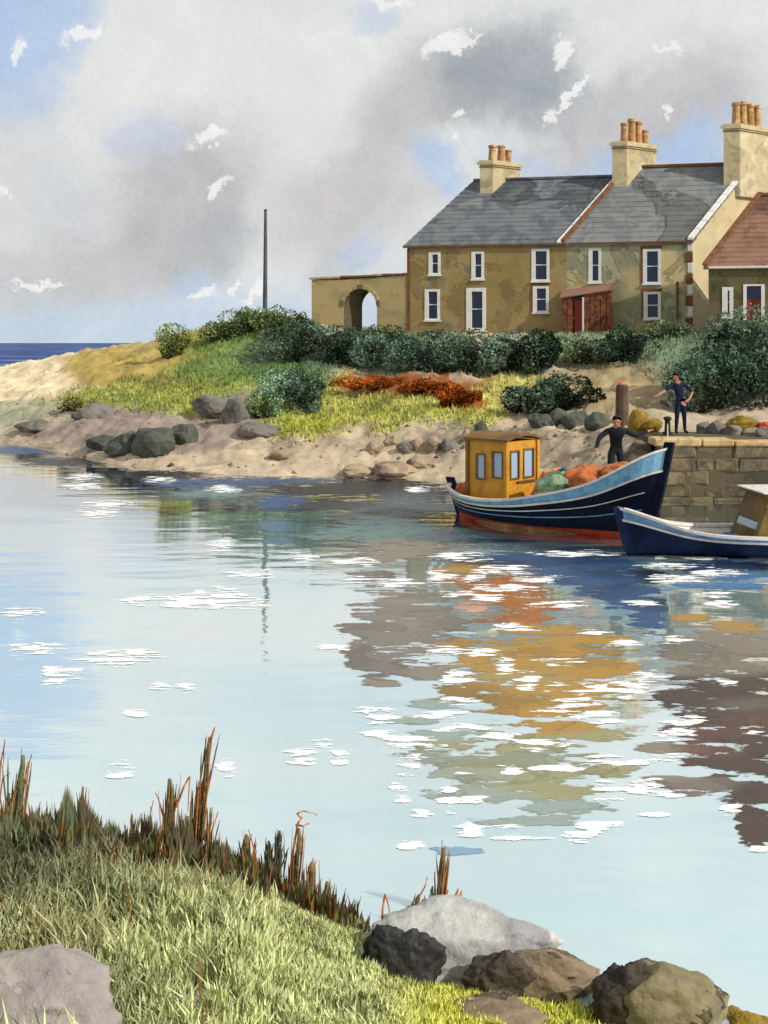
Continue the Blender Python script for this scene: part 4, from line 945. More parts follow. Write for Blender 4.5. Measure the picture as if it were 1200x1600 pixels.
Bn = [('pelvis', 'waist'), ('waist', 'chest'), ('chest', 'shoulders'), ('shoulders', 'neck'), ('neck', 'skull'), ('skull', 'crown'),
 ('shoulders', 'lsh'), ('lsh', 'lel'), ('lel', 'lwr'), ('shoulders', 'rsh'), ('rsh', 'rel'), ('rel', 'rwr'),
 ('pelvis', 'lhip'), ('lhip', 'lkn'), ('lkn', 'lan'), ('lan', 'ltoe'), ('pelvis', 'rhip'), ('rhip', 'rkn'), ('rkn', 'ran'), ('ran', 'rtoe')]
SB = {('lel', 'lwr'): 1, ('rel', 'rwr'): 1, ('neck', 'skull'): 1, ('skull', 'crown'): 1, ('shoulders', 'neck'): 1, ('lan', 'ltoe'): 2, ('ran', 'rtoe'): 2}
hand(J, Bn, SB, 'lwr', (-.9, -.3, -.25), (0, -.3, 1), 'l'); hand(J, Bn, SB, 'rwr', (-.75, -.3, -.5), (0, -1, .2), 'r')
def headbits(root, c, face, hair_m, s=1.0, hair_low=-.02):
    face = Vector(face).normalized(); c = Vector(c); side = face.cross(Z).normalized()
    bm = bmesh.new(); bmesh.ops.create_icosphere(bm, subdivisions=3, radius=1)
    for v in list(bm.verts):
        k = 1 + .06 * fb(v.co * 5)
        v.co = Vector((v.co.x * .098 * k, v.co.y * .105 * k, v.co.z * .105 * k))
    dl = [v for v in bm.verts if (v.co.dot(Vector((face.x, face.y, 0))) > .035 and v.co.z < .05) or v.co.z < -.055]
    bmesh.ops.delete(bm, geom=dl, context='VERTS'); me = bpy.data.meshes.new('hair'); bm.to_mesh(me); bm.free()
    for f in me.polygons: f.use_smooth = True
    o = link('hair', me, M[hair_m], root); o.location = c + Vector((0, 0, .035)) - face * .012
    mb = MB(); f0 = c + face * .075; mb.hexa([f0 - side * .018 - Z * .025, f0 + side * .018 - Z * .025, f0 + side * .008 + Z * .02, f0 - side * .008 + Z * .02, f0 - side * .01 - Z * .018 + face * .03, f0 + side * .01 - Z * .018 + face * .03, f0 + side * .004 + Z * .012 + face * .008, f0 - side * .004 + Z * .012 + face * .008]); mb.build('nose', M['skin'], root)
    for sd in (-1, 1):
        mb = MB(); p = c + side * sd * .082; mb.tube([p - Z * .03, p, p + Z * .03], [.006, .017, .01], 8); mb.build('ear', M['skin'], root)
        mb = MB(); p = c + face * .079 + side * sd * .03 + Z * .02; mb.tube([p - face * .01, p + face * .004], [.012, .009], 8); mb.build('eye', M['hair'], root)
    mb = MB(); p = c + face * .074 - Z * .048; mb.tube([p - side * .024, p, p + side * .024], [.004, .007, .004], 6); mb.build('mouth', M['salmon'], root)
pos = q_at(1063, 32.45)
m1 = thing('person', 'man in navy standing on the quay with one arm out and one on his hip', 'person', pos)
person(m1, J, Bn, ['cloth', 'skin', 'hair'], SB)
headbits(m1, (-.14, -.06, 1.605), (-.85, -.5, -.15), 'hair')
# fisherman bent over the gear in the bow
J2 = {'pelvis': ((0, .05, .86), (.14, .11)), 'waist': ((0, .03, 1.0), (.135, .1)), 'chest': ((-.02, -.12, 1.16), (.175, .13)), 'shoulders': ((-.03, -.21, 1.30), (.14, .11)), 'neck': ((-.04, -.27, 1.37), .06), 'skull': ((-.05, -.32, 1.45), (.08, .09)), 'crown': ((-.05, -.34, 1.53), (.072, .08)),
 'lsh': ((-.22, -.20, 1.26), .078), 'lel': ((-.42, -.28, 1.12), .058), 'lwr': ((-.50, -.38, .90), .038),
 'rsh': ((.17, -.20, 1.27), .078), 'rel': ((.40, -.18, 1.15), .058), 'rwr': ((.66, -.10, 1.24), .038),
 'lhip': ((-.09, .04, .8), .105), 'lkn': ((-.12, -.04, .44), .07), 'lan': ((-.13, .03, .09), .047), 'ltoe': ((-.14, -.14, .045), .042),
 'rhip': ((.09, .04, .8), .105), 'rkn': ((.13, -.03, .44), .07), 'ran': ((.15, .04, .09), .047), 'rtoe': ((.17, -.13, .045), .042)}
B2 = [b for b in Bn if not any(('palm' in x or x[1:2] in 'ft' and len(x) > 3 and x[-1] in 'ab' or x in ('lta', 'ltb', 'rta', 'rtb')) for x in b)]
B2 = [b for b in B2 if b[0] in J2 and b[1] in J2]
SB2 = {('neck', 'skull'): 1, ('skull', 'crown'): 1, ('lan', 'ltoe'): 2, ('ran', 'rtoe'): 2}
hand(J2, B2, SB2, 'lwr', (-.2, -.3, -.9), (-1, 0, 0), 'l'); hand(J2, B2, SB2, 'rwr', (.9, .2, .3), (0, 0, 1), 'r')
pos = inb(4.25, .25, 1.02)
m2 = thing('person', 'fisherman in a black jersey in the boat, both arms spread over the nets', 'person', pos)
person(m2, J2, B2, ['cloth2', 'skin', 'hair'], SB2)
headbits(m2, (-.05, -.33, 1.47), (-.25, -.9, -.35), 'hair')

# ------------------------------------------------------------ white glints painted as streaks on the harbour
GLINTS = [ # px, py, width, height (photo pixels)
 (310, 940, 200, 24), (350, 930, 90, 20), (230, 938, 90, 14), (380, 944, 80, 14), (395, 897, 78, 8), (60, 1012, 90, 14), (30, 957, 60, 8), (175, 1030, 110, 26), (220, 1020, 60, 16), (100, 1052, 60, 18), (85, 1065, 26, 12), (252, 1072, 20, 10), (288, 1072, 18, 5),
 (210, 1115, 28, 14), (155, 802, 62, 12), (130, 760, 60, 7), (350, 765, 44, 8), (470, 872, 34, 12), (545, 877, 60, 7), (345, 850, 30, 20), (520, 1013, 56, 8), (190, 1205, 30, 30), (352, 1200, 14, 34), (470, 1180, 40, 26), (500, 1162, 36, 12), (530, 1185, 10, 26),
 (590, 1120, 60, 34), (600, 1150, 50, 20), (640, 1160, 90, 24), (720, 1140, 90, 13), (780, 1150, 70, 12), (640, 1195, 36, 40), (626, 1235, 26, 34), (840, 1165, 120, 14), (690, 1117, 70, 10), (720, 1095, 50, 8), (870, 1110, 90, 18), (905, 1095, 60, 14), (720, 1060, 42, 26), (700, 1018, 50, 14), (755, 1020, 60, 8),
 (790, 1042, 14, 32), (825, 1065, 24, 24), (870, 1035, 70, 6), (905, 1075, 110, 16), (985, 1075, 60, 34), (1010, 1055, 40, 14), (940, 1120, 70, 22), (1060, 1135, 50, 32), (1030, 1150, 70, 10), (1080, 1125, 30, 18), (960, 1190, 110, 14), (1040, 1185, 60, 10), (1000, 1230, 70, 26), (950, 1235, 40, 30), (1040, 1240, 40, 14),
 (860, 1202, 90, 8), (800, 1200, 30, 14), (740, 1250, 80, 10), (700, 1250, 16, 50), (735, 1297, 30, 18), (830, 1310, 100, 16), (900, 1308, 70, 12), (800, 1290, 50, 12), (940, 1290, 80, 9), (1020, 1275, 40, 8), (650, 1320, 40, 12), (660, 1270, 18, 24),
 (720, 870, 90, 10), (790, 890, 100, 12), (690, 902, 40, 20), (840, 905, 60, 9), (790, 920, 130, 7), (620, 912, 80, 8), (570, 905, 60, 6), (575, 880, 16, 12), (880, 945, 110, 8), (760, 935, 50, 8), (810, 980, 90, 7), (720, 928, 60, 5), (1000, 943, 60, 5), (1060, 905, 90, 12), (1120, 895, 80, 7), (1120, 930, 50, 7), (1045, 1000, 100, 6), (980, 1005, 60, 4), (1130, 945, 50, 6),
 (1140, 1068, 22, 9), (1170, 1145, 40, 5), (1140, 1265, 20, 14), (1185, 1330, 24, 10), (590, 958, 0, 0), (170, 788, 90, 8), (130, 745, 40, 6), (250, 750, 36, 4), (620, 735, 60, 5), (740, 905, 30, 10), (655, 765, 30, 4), (930, 990, 40, 5), (735, 1205, 40, 8), (1090, 870, 130, 4), (1050, 884, 100, 4), (900, 865, 160, 4)]
mb = MB(); r = random.Random(21)
def film_sheet(items, step, zz, name, m, grow, pw=2.2):
    """one flat sheet lying on the water; 'edge' holds how densely the painted colour covers there, items are (px, py, w, h, colour)"""
    cov = {}
    for px, py, w, h, c in items:
        if w < 1: continue
        a, b = w / 2 + grow * 1.6, h / 2 + grow * .55
        for ix in range(int((px - a) / step[0]), int((px + a) / step[0]) + 2):
            for iy in range(int((py - b) / step[1]), int((py + b) / step[1]) + 2):
                d = abs((ix * step[0] - px) / a) ** pw + abs((iy * step[1] - py) / b) ** pw; v = 1 - d
                if v > -.6:
                    q = cov.setdefault((ix, iy), [-1, 0, 0, 0, 1e-6]); q[0] = max(q[0], v); k_ = (v + .61) ** 4
                    for n_ in range(3): q[n_ + 1] += c[n_] * k_
                    q[4] += k_
    idx = {}; mb = MB()
    for (ix, iy), q in cov.items():
        if iy * step[1] < 690: continue
        idx[(ix, iy)] = len(mb.v); mb.v.append(tuple(onwater(ix * step[0], iy * step[1]) + Z * zz)); mb.c.append(tuple(q[n_] / q[4] for n_ in (1, 2, 3))); mb.e.append(q[0])
    for (ix, iy), k_ in idx.items():
        n4 = [idx.get((ix + 1, iy)), idx.get((ix + 1, iy + 1)), idx.get((ix, iy + 1))]
        if None not in n4: mb.f.append((k_, n4[2], n4[1], n4[0])); mb.mi.append(0)
    return mb.build(name, m)
W1 = (.8, .8, .8)
fo = film_sheet([(a, b, c, d * .9 + 1, W1) for a, b, c, d in GLINTS], (4, 2), .006, 'glint_streaks', M['streak'], 8)
tag(fo, 'white broken streaks painted on the harbour water as glints', 'foam', kind='stuff')
# reflections of houses, boats and shore painted as colour patches on the surface
REFL = [(850, 1050, 300, 130, 3), (790, 1195, 290, 90, 10), (625, 975, 150, 110, 0), (1140, 1110, 190, 170, 4), (1120, 1010, 200, 60, 0), (790, 925, 150, 60, 8),
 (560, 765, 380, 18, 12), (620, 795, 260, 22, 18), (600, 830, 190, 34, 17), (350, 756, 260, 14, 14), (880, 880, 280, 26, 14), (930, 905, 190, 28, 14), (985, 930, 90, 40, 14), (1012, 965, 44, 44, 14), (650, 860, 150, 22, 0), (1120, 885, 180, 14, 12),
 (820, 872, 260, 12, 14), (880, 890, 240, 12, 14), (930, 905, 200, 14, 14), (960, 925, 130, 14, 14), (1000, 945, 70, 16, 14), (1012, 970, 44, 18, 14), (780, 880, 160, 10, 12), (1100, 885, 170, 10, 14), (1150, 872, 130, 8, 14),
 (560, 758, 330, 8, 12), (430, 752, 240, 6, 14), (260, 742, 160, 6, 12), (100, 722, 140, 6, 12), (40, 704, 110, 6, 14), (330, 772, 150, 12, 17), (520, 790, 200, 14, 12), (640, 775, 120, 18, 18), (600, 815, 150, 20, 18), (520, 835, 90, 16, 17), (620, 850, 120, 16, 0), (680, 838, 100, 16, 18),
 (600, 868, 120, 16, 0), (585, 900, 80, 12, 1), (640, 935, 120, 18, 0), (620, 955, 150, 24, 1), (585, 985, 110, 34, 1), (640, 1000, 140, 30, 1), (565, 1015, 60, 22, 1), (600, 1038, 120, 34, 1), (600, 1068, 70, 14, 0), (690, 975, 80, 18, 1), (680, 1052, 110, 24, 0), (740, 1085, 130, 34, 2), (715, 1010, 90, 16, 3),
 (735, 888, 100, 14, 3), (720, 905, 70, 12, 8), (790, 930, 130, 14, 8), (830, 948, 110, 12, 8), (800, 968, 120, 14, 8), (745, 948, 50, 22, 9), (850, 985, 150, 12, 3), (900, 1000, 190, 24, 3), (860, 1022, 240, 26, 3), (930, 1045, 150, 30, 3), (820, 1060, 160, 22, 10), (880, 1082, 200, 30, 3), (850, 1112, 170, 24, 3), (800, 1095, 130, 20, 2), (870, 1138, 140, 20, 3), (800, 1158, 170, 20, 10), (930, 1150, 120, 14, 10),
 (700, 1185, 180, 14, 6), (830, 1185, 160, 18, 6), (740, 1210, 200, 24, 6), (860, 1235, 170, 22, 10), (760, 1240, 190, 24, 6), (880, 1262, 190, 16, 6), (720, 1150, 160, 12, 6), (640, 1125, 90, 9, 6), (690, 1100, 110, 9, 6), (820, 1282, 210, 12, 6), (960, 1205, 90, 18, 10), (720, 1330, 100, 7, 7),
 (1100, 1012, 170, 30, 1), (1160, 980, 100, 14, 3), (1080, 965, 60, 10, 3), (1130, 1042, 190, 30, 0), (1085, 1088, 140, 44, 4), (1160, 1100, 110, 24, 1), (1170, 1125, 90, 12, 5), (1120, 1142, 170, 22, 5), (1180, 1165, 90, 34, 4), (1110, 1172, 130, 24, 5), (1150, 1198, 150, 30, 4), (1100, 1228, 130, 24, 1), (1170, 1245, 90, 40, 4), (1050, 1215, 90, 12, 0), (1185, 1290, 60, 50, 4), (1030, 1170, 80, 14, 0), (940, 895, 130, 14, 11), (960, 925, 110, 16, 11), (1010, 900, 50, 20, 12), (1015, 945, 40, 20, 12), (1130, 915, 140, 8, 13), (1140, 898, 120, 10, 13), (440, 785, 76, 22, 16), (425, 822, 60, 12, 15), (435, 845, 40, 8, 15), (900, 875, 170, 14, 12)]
REFL_COLS = ['#7f7668', '#6f655c', '#7f6230', '#a07c34', '#46382f', '#6d4c40', '#8b9890', '#86a4bc', '#9a5e22', '#c09a86', '#8f8c66', '#263244', '#070c18', '#3a6c9c', '#2c4a70', '#426478', '#2b4a7a', '#5c7472', '#4c5a62']
refl_mat = filmy(wash('reflection_tint', [], attr='Col', rough=.35, blotch=.16, bscale=1.0, bsc=5, bump=.15, spec=.25), .28, 1.25, 1.5, thr=.30)
refl_film = film_sheet([(a, b, c, max(d, 8) * 1.15, hx(REFL_COLS[e])[:3]) for a, b, c, d, e in REFL], (5, 3), .0025, 'painted_reflections', refl_mat, 6)
tag(refl_film, 'brown, ochre and dark reflections painted on the harbour water', 'reflection', kind='stuff')

# ------------------------------------------------------------ near bank
EDGE = [(-600, 1275), (0, 1292), (60, 1285), (150, 1300), (200, 1325), (330, 1335), (400, 1362), (450, 1398), (530, 1432), (600, 1450), (700, 1482), (800, 1515), (900, 1545), (940, 1560), (1130, 1592), (1200, 1610), (2000, 1700)]
def edge_y(px):
    for (a, ya), (b, yb) in zip(EDGE, EDGE[1:]):
        if px <= b: return lerp(ya, yb, max(0, (px - a) / (b - a)))
    return EDGE[-1][1]
def bank_z(X, Y):
    """height of the near bank over the water at a plan position"""
    Yq = max(Y, 1.0); px = CX + F * X / max(Yq, 5.0)
    Ye = CZ * F / (edge_y(px) - HY)
    s = (Ye - Y); z = -.25 + .25 * min(s / .25, 1) if s < .25 else .0
    if s < 0: z = -.25 + s * .5
    z += 1.05 * sm(0, 3.6, s) + .6 * sm(3.5, 9, s) + .10 * fb(Vector((X * 1.1, Y * 1.1, 2))) * sm(0, .8, s) + .20 * max(0, fb(Vector((X * 2.3, Y * 2.0, 12)))) * sm(0, .5, s) * sm(520, 380, px)
    return z
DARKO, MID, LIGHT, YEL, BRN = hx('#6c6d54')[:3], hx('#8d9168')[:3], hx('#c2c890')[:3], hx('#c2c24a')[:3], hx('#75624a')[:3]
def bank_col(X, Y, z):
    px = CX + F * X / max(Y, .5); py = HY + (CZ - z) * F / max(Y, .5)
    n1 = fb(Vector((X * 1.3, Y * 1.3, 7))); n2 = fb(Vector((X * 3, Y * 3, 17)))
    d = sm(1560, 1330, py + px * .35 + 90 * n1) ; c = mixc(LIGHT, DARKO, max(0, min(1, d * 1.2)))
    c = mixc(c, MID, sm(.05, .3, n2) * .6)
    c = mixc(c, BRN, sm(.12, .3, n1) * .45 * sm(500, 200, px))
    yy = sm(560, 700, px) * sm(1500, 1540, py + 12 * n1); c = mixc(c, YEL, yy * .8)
    return c
mb = MB(); NX, NY = 150, 110; vv = []; cc = []
for i in range(NX + 1):
    for j in range(NY + 1):
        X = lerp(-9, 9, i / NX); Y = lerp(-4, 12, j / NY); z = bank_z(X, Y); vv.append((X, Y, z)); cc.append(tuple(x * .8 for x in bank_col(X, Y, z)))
mb.v = vv; mb.c = cc; mb.f = [(i * (NY+1) + j, (i+1) * (NY+1) + j, (i+1) * (NY+1) + j + 1, i * (NY+1) + j + 1) for i in range(NX) for j in range(NY)]; mb.mi = [0] * len(mb.f)
tag(mb.build('near_bank', M['bank'], smooth=True), 'grassy near bank of the harbour', kind='structure')
# boulders
def bz(px, py):
    """point on the bank seen at this photo pixel"""
    for k in range(400):
        Y = 3 + k * .025; z = CZ - (py - HY) * Y / F; X = (px - CX) / F * Y
        if z <= bank_z(X, Y) or z < 0: return Vector((X, Y, max(bank_z(X, Y), -.02)))
    return onwater(px, py)
def boulder(px, py, wpx, hpx, m, seed, label, ky=.75, cuts=8, rz=0, rough=.12):
    p = bz(px, py); k = F / p.y; w, h = wpx / k, hpx / k
    me = rock_mesh(seed, w / 2 * 1.08, w / 2 * ky, h * .70, sub=5, cuts=cuts, rough=rough); o = link('boulder', me, M[m])
    o.location = (p.x, p.y + w * .15, p.z + h * .28); o.rotation_euler = (0, 0, rz); tag(o, label, 'boulder', 'boulders on the near bank'); return o
boulder(735, 1526, 300, 92, 'fg_pale', 204, 'large pale grey boulder with a dark left face by the near water', ky=.55, cuts=4)
boulder(850, 1558, 170, 76, 'fg_brown', 215, 'low brown boulder in front of the large pale one', ky=.6)
boulder(1040, 1612, 196, 112, 'fg_olive', 305, 'humped olive brown boulder at the lower right')
boulder(48, 1625, 285, 108, 'fg_mauve', 233, 'mauve grey boulder in the lower left corner', ky=.8)
M['fg_shade_black'] = wash('black_shade_rock', ['#232325', '#2e2c2c', '#38363a'], 2, blotch=.3, bscale=2.2, bsc=9, bump=1, rough=.6)  # near-black colour for the shaded left faces of the boulders
M['fg_shade_umber'] = wash('umber_shade_rock', ['#3c352e', '#4a4036', '#322c28'], 2, blotch=.3, bscale=2.2, bsc=9, bump=1, rough=.75)
boulder(630, 1536, 118, 92, 'fg_shade_black', 271, 'added black rock as the shaded left face of the large pale boulder', ky=.5, cuts=7, rough=.2)  # dark rocks added to stand for the boulders' shaded sides
boulder(790, 1556, 120, 66, 'fg_shade_umber', 272, 'added dark brown rock as the shaded left side of the low brown boulder', ky=.5, cuts=7, rough=.2)
boulder(982, 1616, 118, 112, 'fg_shade_umber', 273, 'added dark brown rock as the shaded left side of the humped boulder', ky=.5, cuts=7, rough=.2)
boulder(1152, 1592, 34, 18, 'sack', 240, 'tiny ochre stone right of the humped boulder')
boulder(300, 1612, 190, 22, 'fg_mauve', 251, 'flat dark stone at the bottom edge beside the mauve boulder')
boulder(775, 1605, 150, 26, 'fg_brown', 262, 'flat brown stone at the bottom edge below the low boulder')
boulder(1175, 1610, 60, 26, 'sack', 264, 'ochre stone at the bottom right corner')
# grass blades
mb = MB(); r = random.Random(33); n = 0
ROCKS = [(728, 1500, 165, 55), (832, 1545, 105, 36), (1032, 1560, 105, 70), (40, 1570, 150, 62)]
while n < 105000:
    px = r.uniform(-80, 1280); Y = r.uniform(3.4, 10.2); X = (px - CX) / F * Y; z = bank_z(X, Y)
    if z < .01 or r.random() > .25 + .75 * (Y / 10) ** 2: continue
    py = HY + (CZ - z) * F / Y
    if py > 1700: continue
    if any(((px - a) / c_) ** 2 + ((py - b) / d_) ** 2 < .8 for a, b, c_, d_ in ROCKS): continue
    left = sm(560, 250, px); h = r.uniform(.022, .058) + .085 * left * r.random() + .06 * max(0, fb(Vector((X * 2, Y * 2, 9))))
    if r.random() < .04 * left + .004: h *= 1.8
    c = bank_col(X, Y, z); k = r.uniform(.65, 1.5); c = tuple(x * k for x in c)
    if r.random() < .05: c = hx('#7a5a34')[:3]
    a = r.uniform(0, 6.28); w = r.uniform(.004, .010); ln = r.uniform(0, .8) * h; dx, dy = math.cos(a) * ln, math.sin(a) * ln; b = r.uniform(0, 6.28); wx, wy = w * math.cos(b), w * math.sin(b)
    mb.add([(X - wx, Y - wy, z - .01), (X + wx, Y + wy, z - .01), (X + wx * .7 + dx * .35, Y + wy * .7 + dy * .35, z + h * .55), (X - wx * .7 + dx * .35, Y - wy * .7 + dy * .35, z + h * .55), (X + dx, Y + dy, z + h)], [(0, 1, 2, 3), (3, 2, 4)], c); n += 1
tag(mb.build('bank_grass', M['veg']), 'thick green and olive grass covering the near bank', 'grass', kind='stuff')
# band of thin dry reeds behind the thick stalks
mb = MB(); r = random.Random(44)
for _ in range(2600):
    px = r.gauss(r.choice([20, 110, 225, 280, 330, 400, 480, 520, 690]), 24)
    if px > 745 or px < -60: continue
    py = edge_y(px) + r.uniform(6, 46 if px < 420 else 22); p = bz(px, py); h = r.uniform(.06, .24) * (1.3 if r.random() < .12 else 1) * (1 if px < 560 else .7)
    c = tuple(x * r.uniform(.6, 1.3) for x in hx(r.choice(['#6b5534', '#56583a', '#6b6a48', '#8a5a2c', '#4c4a38']))[:3]); w = r.uniform(.004, .012)
    l_ = r.uniform(-.16, .2) * h; mb.add([p + Vector((-w, 0, -.03)), p + Vector((w, 0, -.03)), p + Vector((w * .9 + l_ * .4, r.uniform(-.02, .02), h * .6)), p + Vector((-w * .9 + l_ * .4, 0, h * .6)), p + Vector((l_, 0, h))], [(0, 1, 2, 3), (3, 2, 4)], c)
tag(mb.build('dry_reeds', M['veg']), 'thin dry brown and olive reeds along the top of the near bank', 'reeds', kind='stuff')
# white foam lapping at the near bank, round the reeds and boulders, and along the far shore
mb = MB(); r = random.Random(5)
def lap(pts, w, seed, zz=.012, wat=onwater):
    vs = []; 
    for k, (px, py) in enumerate(pts):
        a = fb(Vector((k * .35 + seed, 0, 0))) ; b = fb(Vector((k * .9 + seed, 5, 0)))
        u_ = max(0, w * (.5 + .9 * a + .3 * b)); vs += [wat(px, py - u_) + Z * zz, wat(px, py + w * .5) + Z * zz]
    mb.add(vs, [(2*k, 2*k+1, 2*k+3, 2*k+2) for k in range(len(pts) - 1)])
lap([(px, edge_y(px) - 4) for px in range(-40, 600, 4)], 9, 3)
lap([(px, edge_y(px) - 8) for px in range(560, 1240, 4)], 14, 13, zz=.018)
SHP = [(0, 692), (140, 716), (150, 728), (250, 736), (400, 743), (560, 747), (690, 748)]
def shy(px):
    for (a, ya), (b, yb) in zip(SHP, SHP[1:]):
        if px <= b: return lerp(ya, yb, (px - a) / (b - a))
    return 748
def seaface(px, py): return onwater(px, py)
lap([(px, shy(px)) for px in range(0, 700, 5)], 3, 23)
tag(mb.build('shore_foam', filmy(wash('lapping_foam', ['#efeeea', '#e2e2de'], 3, rough=.9, blotch=.03, grain=.03), .3, .6, 3)), 'thin white foam lapping along both shores', 'foam', kind='stuff')

# ------------------------------------------------------------ dead reeds and stalks on the near bank
def stalkthing(label, items, blades, name='reed_clump', group='dead reed clumps on the near bank'):
    x0 = items[0][0] if items else blades[0][0][0]; y0 = items[0][1] if items else blades[0][0][1]
    p = bz(x0, y0); Y = p.y; t = thing(name, label, 'reeds', p, 0, group)
    def W_(px, py, dy=0): q_ = at(px, py, Y + dy); return q_ - p
    r = random.Random(int(x0 * 7 + y0))
    for (bx, by, tx, ty, w, m) in items:
        a, b = W_(bx, by + 14), W_(tx, ty); rr = w * .62 * Y / F; pts = []; rad = []
        for k in range(10):
            f = k / 9; q_ = a.lerp(b, f) + Vector((fb(Vector((f * 3 + bx, 0, 0))) * .015, r.uniform(-.006, .006), 0)); pts.append(q_)
            rad.append(rr * (1.0 - .35 * f) * (1 + .22 * fb(Vector((f * 6 + by, 3, 0)))) * (.6 if k == 9 else 1))
        mb = MB(); mb.tube(pts, [q_ * .62 for q_ in rad], 8)
        for s in range(int(9 + w * .8)):
            an = r.uniform(0, 6.28); of_ = Vector((math.cos(an), math.sin(an), 0)) * rr * r.uniform(.45, .95); top = r.uniform(.55, 1.03); lean = Vector((r.gauss(0, .012), r.gauss(0, .01), 0)) * (1 + 2 * top)
            mb.tube([a + of_, a.lerp(b, top * .5) + of_ * .95 + lean * .4, a.lerp(b, top * .85) + of_ * .75 + lean * .8, a.lerp(b, top) + of_ * .6 + lean], [.006, .0065, .006, .002], 5, flat=.5)
        mb.build('stalk', M[m], t, smooth=True)
        mb = MB()          # dry sheath strips hugging the stalk
        for s in range(4):
            an = r.uniform(0, 6.28); o_ = Vector((math.cos(an), math.sin(an), 0)) * rr * 1.02; f0 = r.uniform(0, .3); f1 = r.uniform(.6, 1.05)
            mb.tube([a.lerp(b, f0) + o_, a.lerp(b, (f0 + f1) / 2) + o_ * 1.15, a.lerp(b, f1) + o_ * r.uniform(.8, 1.6)], [.003, .0045, .0015], 5)
        mb.build('sheath', M['blade_orange'] if m != 'stalk_dark' else M['stalk_green'], t)
    for path in blades:
        pts = [W_(x_, y_) for x_, y_ in path]; n_ = (len(pts) - 1) * 5; cv = []
        for k in range(n_ + 1):
            f = k / 5; i = min(int(f), len(pts) - 2); f -= i; cv.append(pts[i].lerp(pts[i+1], f) + Vector((0, .01 * math.sin(k), 0)))
        mb = MB(); mb.tube(cv, [max(.0035, .0105 * (1 - .7 * k / n_)) for k in range(n_ + 1)], 5, flat=.5); mb.build('blade', M['blade_orange'], t)
    return t
g_, b_, d_ = 'stalk_green', 'stalk', 'stalk_dark'
stalkthing('olive stalk with orange blades at the far left of the bank', [(20, 1320, 37, 1180, 17, g_), (8, 1330, 14, 1240, 16, g_)], [[(8, 1335), (22, 1270), (50, 1178)], [(0, 1290), (14, 1260), (34, 1200)]])
stalkthing('bent orange blades at the left edge', [], [[(-6, 1280), (2, 1190), (8, 1155), (4, 1200)], [(-8, 1300), (5, 1215), (16, 1208)], [(0, 1330), (6, 1250)]])
stalkthing('short dark stalk right of the grass tussock', [(146, 1310, 146, 1274, 9, d_), (128, 1315, 130, 1230, 10, b_)], [])
stalkthing('brown stalk with a leaning orange blade left of the thick stalk', [(205, 1345, 206, 1273, 10, b_)], [[(203, 1350), (215, 1300), (222, 1270)], [(212, 1380), (228, 1300), (240, 1250)], [(218, 1370), (232, 1300), (236, 1260)]])
stalkthing('thick round topped brown stalk with a bent orange blade beside it', [(262, 1345, 265, 1217, 18, b_), (285, 1350, 292, 1275, 14, g_)], [[(262, 1300), (252, 1262), (243, 1238)], [(275, 1262), (288, 1228), (297, 1212), (293, 1268)]])
stalkthing('tallest brown stalk of all with an orange tip', [(300, 1350, 310, 1230, 15, b_), (311, 1300, 328, 1152, 15, b_)], [[(296, 1330), (315, 1240), (330, 1160), (336, 1136)], [(328, 1160), (335, 1137)]])
stalkthing('slim brown stalk and orange blade just right of the tallest stalk', [(324, 1350, 329, 1262, 7, b_), (336, 1350, 339, 1314, 13, b_)], [[(322, 1330), (334, 1290), (341, 1268)], [(344, 1345), (348, 1318), (352, 1342)]])
stalkthing('single ragged brown stalk in the middle of the bank', [(384, 1375, 385, 1304, 15, b_), (396, 1380, 400, 1340, 12, b_)], [[(392, 1360), (398, 1330), (388, 1296)]])
stalkthing('dark green forked stalk left of the orange headed one', [(436, 1372, 437, 1298, 11, d_), (420, 1372, 420, 1314, 12, d_)], [])
stalkthing('brown stalk with a curled orange head and stepped stalks beside it', [(458, 1408, 467, 1295, 14, b_), (484, 1412, 488, 1347, 18, b_), (506, 1430, 511, 1378, 17, b_)], [[(456, 1400), (458, 1330), (466, 1285), (472, 1278), (464, 1272), (470, 1268), (482, 1268), (496, 1274)], [(476, 1412), (481, 1370), (484, 1350)], [(462, 1290), (474, 1290), (484, 1287)]])
stalkthing('looped orange blade standing alone on the pale grass', [], [[(596, 1470), (598, 1420), (602, 1396), (608, 1420), (609, 1458)]])
stalkthing('slanting brown stalk left of the pale boulder', [(632, 1450, 655, 1398, 13, b_)], [[(616, 1458), (640, 1432), (664, 1385), (668, 1371)], [(634, 1448), (650, 1440), (660, 1405)]])
stalkthing('tall brown stalk with orange tip above the pale boulder', [(686, 1425, 694, 1325, 14, b_), (670, 1430, 676, 1385, 9, g_)], [[(684, 1425), (690, 1360), (691, 1312)], [(692, 1420), (700, 1390), (694, 1418)], [(702, 1425), (716, 1388), (708, 1422), (722, 1392), (720, 1420)]])
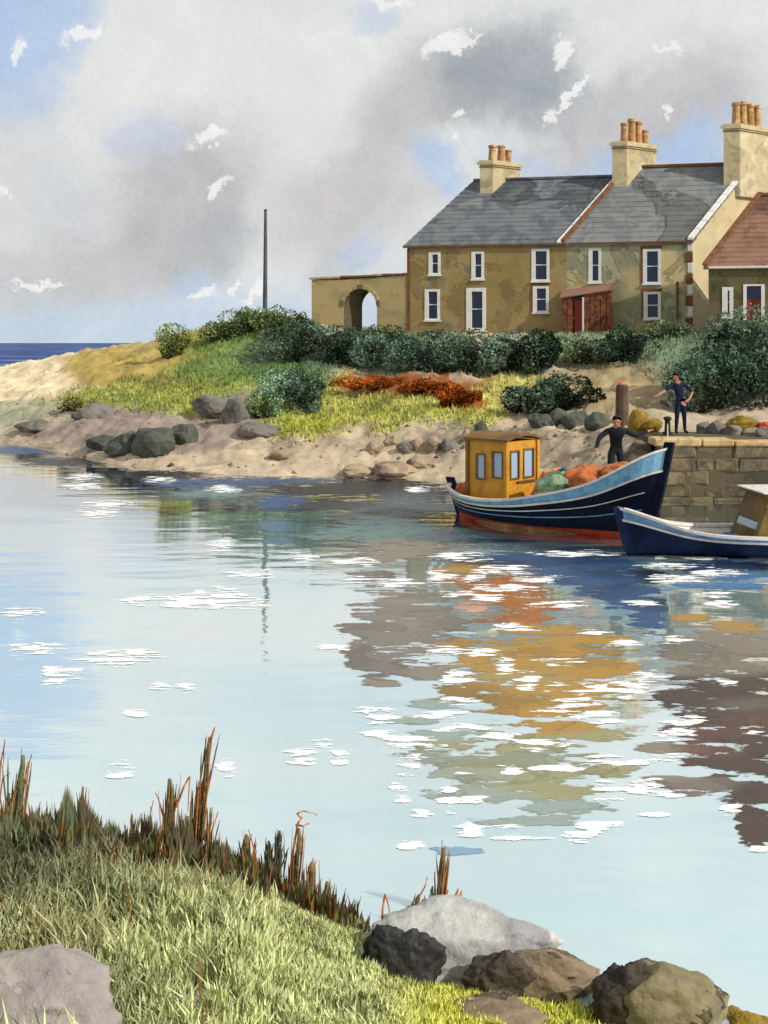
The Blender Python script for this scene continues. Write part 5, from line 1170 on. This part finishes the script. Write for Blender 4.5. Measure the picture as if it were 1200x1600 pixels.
def tussock(px, py, hh, ww, tones, label, seed, n=420):
    p = bz(px, py); t = thing('grass_tussock', label, 'grass', p, 0, 'grass tussocks on the near bank'); mb = MB(); r = random.Random(seed); h0 = hh * p.y / F; w0 = ww / 2 * p.y / F
    for _ in range(n):
        a = r.uniform(0, 6.28); rad = r.random() ** .6 * w0; bx, by = rad * math.cos(a), rad * math.sin(a) * .7; h = h0 * max(.25, 1 - .8 * (rad / w0) ** 1.5) * r.uniform(.5, 1.05)
        q = r.uniform(.7, 1.35); c = tuple(x * q for x in mixc(tones[0], tones[1], r.random())); w = r.uniform(.005, .011); tx, ty = bx * r.uniform(.9, 1.5) + r.gauss(0, .015), by * 1.2
        mb.add([(bx - w, by, -.05), (bx + w, by, -.05), ((bx + tx) / 2 + w, (by + ty) / 2, h * .6), ((bx + tx) / 2 - w, (by + ty) / 2, h * .6), (tx, ty, h)], [(0, 1, 2, 3), (3, 2, 4)], c)
    mb.build('blades', M['veg'], t)
for i, (px, py, hh, ww, tn, lab) in enumerate([(55, 1318, 62, 60, (DARKO, MID), 'grey green tussock right of the far left olive stalk'), (128, 1322, 80, 60, (DARKO, BRN), 'brownish tussock on the right flank of the pointed one'), (175, 1335, 58, 56, (MID, DARKO), 'round olive tussock between the pointed tussock and the leaning blades'), (232, 1352, 80, 66, (DARKO, BRN), 'dark tussock at the foot of the thick round topped stalk'),
    (285, 1362, 96, 60, (DARKO, BRN), 'tall dark tussock left of the tallest stalk'), (345, 1368, 52, 60, (MID, BRN), 'low brown green tussock right of the tallest stalk'), (408, 1385, 50, 66, (DARKO, MID), 'grey green tussock below the forked dark stalk'), (470, 1418, 50, 60, (MID, BRN), 'tussock round the orange headed stalk'), (545, 1452, 30, 60, (LIGHT, MID), 'pale low tussock left of the looped orange blade'),
    (12, 1325, 70, 50, (MID, DARKO), 'tussock cut by the left edge of the bank'), (650, 1470, 30, 50, (MID, BRN), 'small tussock left of the black shade rock top')]): tussock(px, py, hh, ww, tn, lab, i + 500)
# tussock
p = bz(105, 1305); t = thing('grass_tussock', 'pointed olive grass tussock standing above the left bank', 'grass', p)
mb = MB(); r = random.Random(9)
for _ in range(900):
    a = r.uniform(0, 6.28); rad = r.random() ** .7 * .13; bx, by = rad * math.cos(a) * 1.3, rad * math.sin(a) * .8; h = (.44 - 2.4 * rad * abs(math.cos(a))) * r.uniform(.5, 1.0); h = max(h, .07)
    tx, ty = bx * .45 + r.gauss(0, .012), by * .45; w = .006; c = tuple(x * r.uniform(.7, 1.4) for x in mixc(DARKO, MID, r.random()))
    mb.add([(bx - w, by, -.05), (bx + w, by, -.05), (tx, ty, h)], [(0, 1, 2)], c)
mb.build('blades', M['veg'], t)
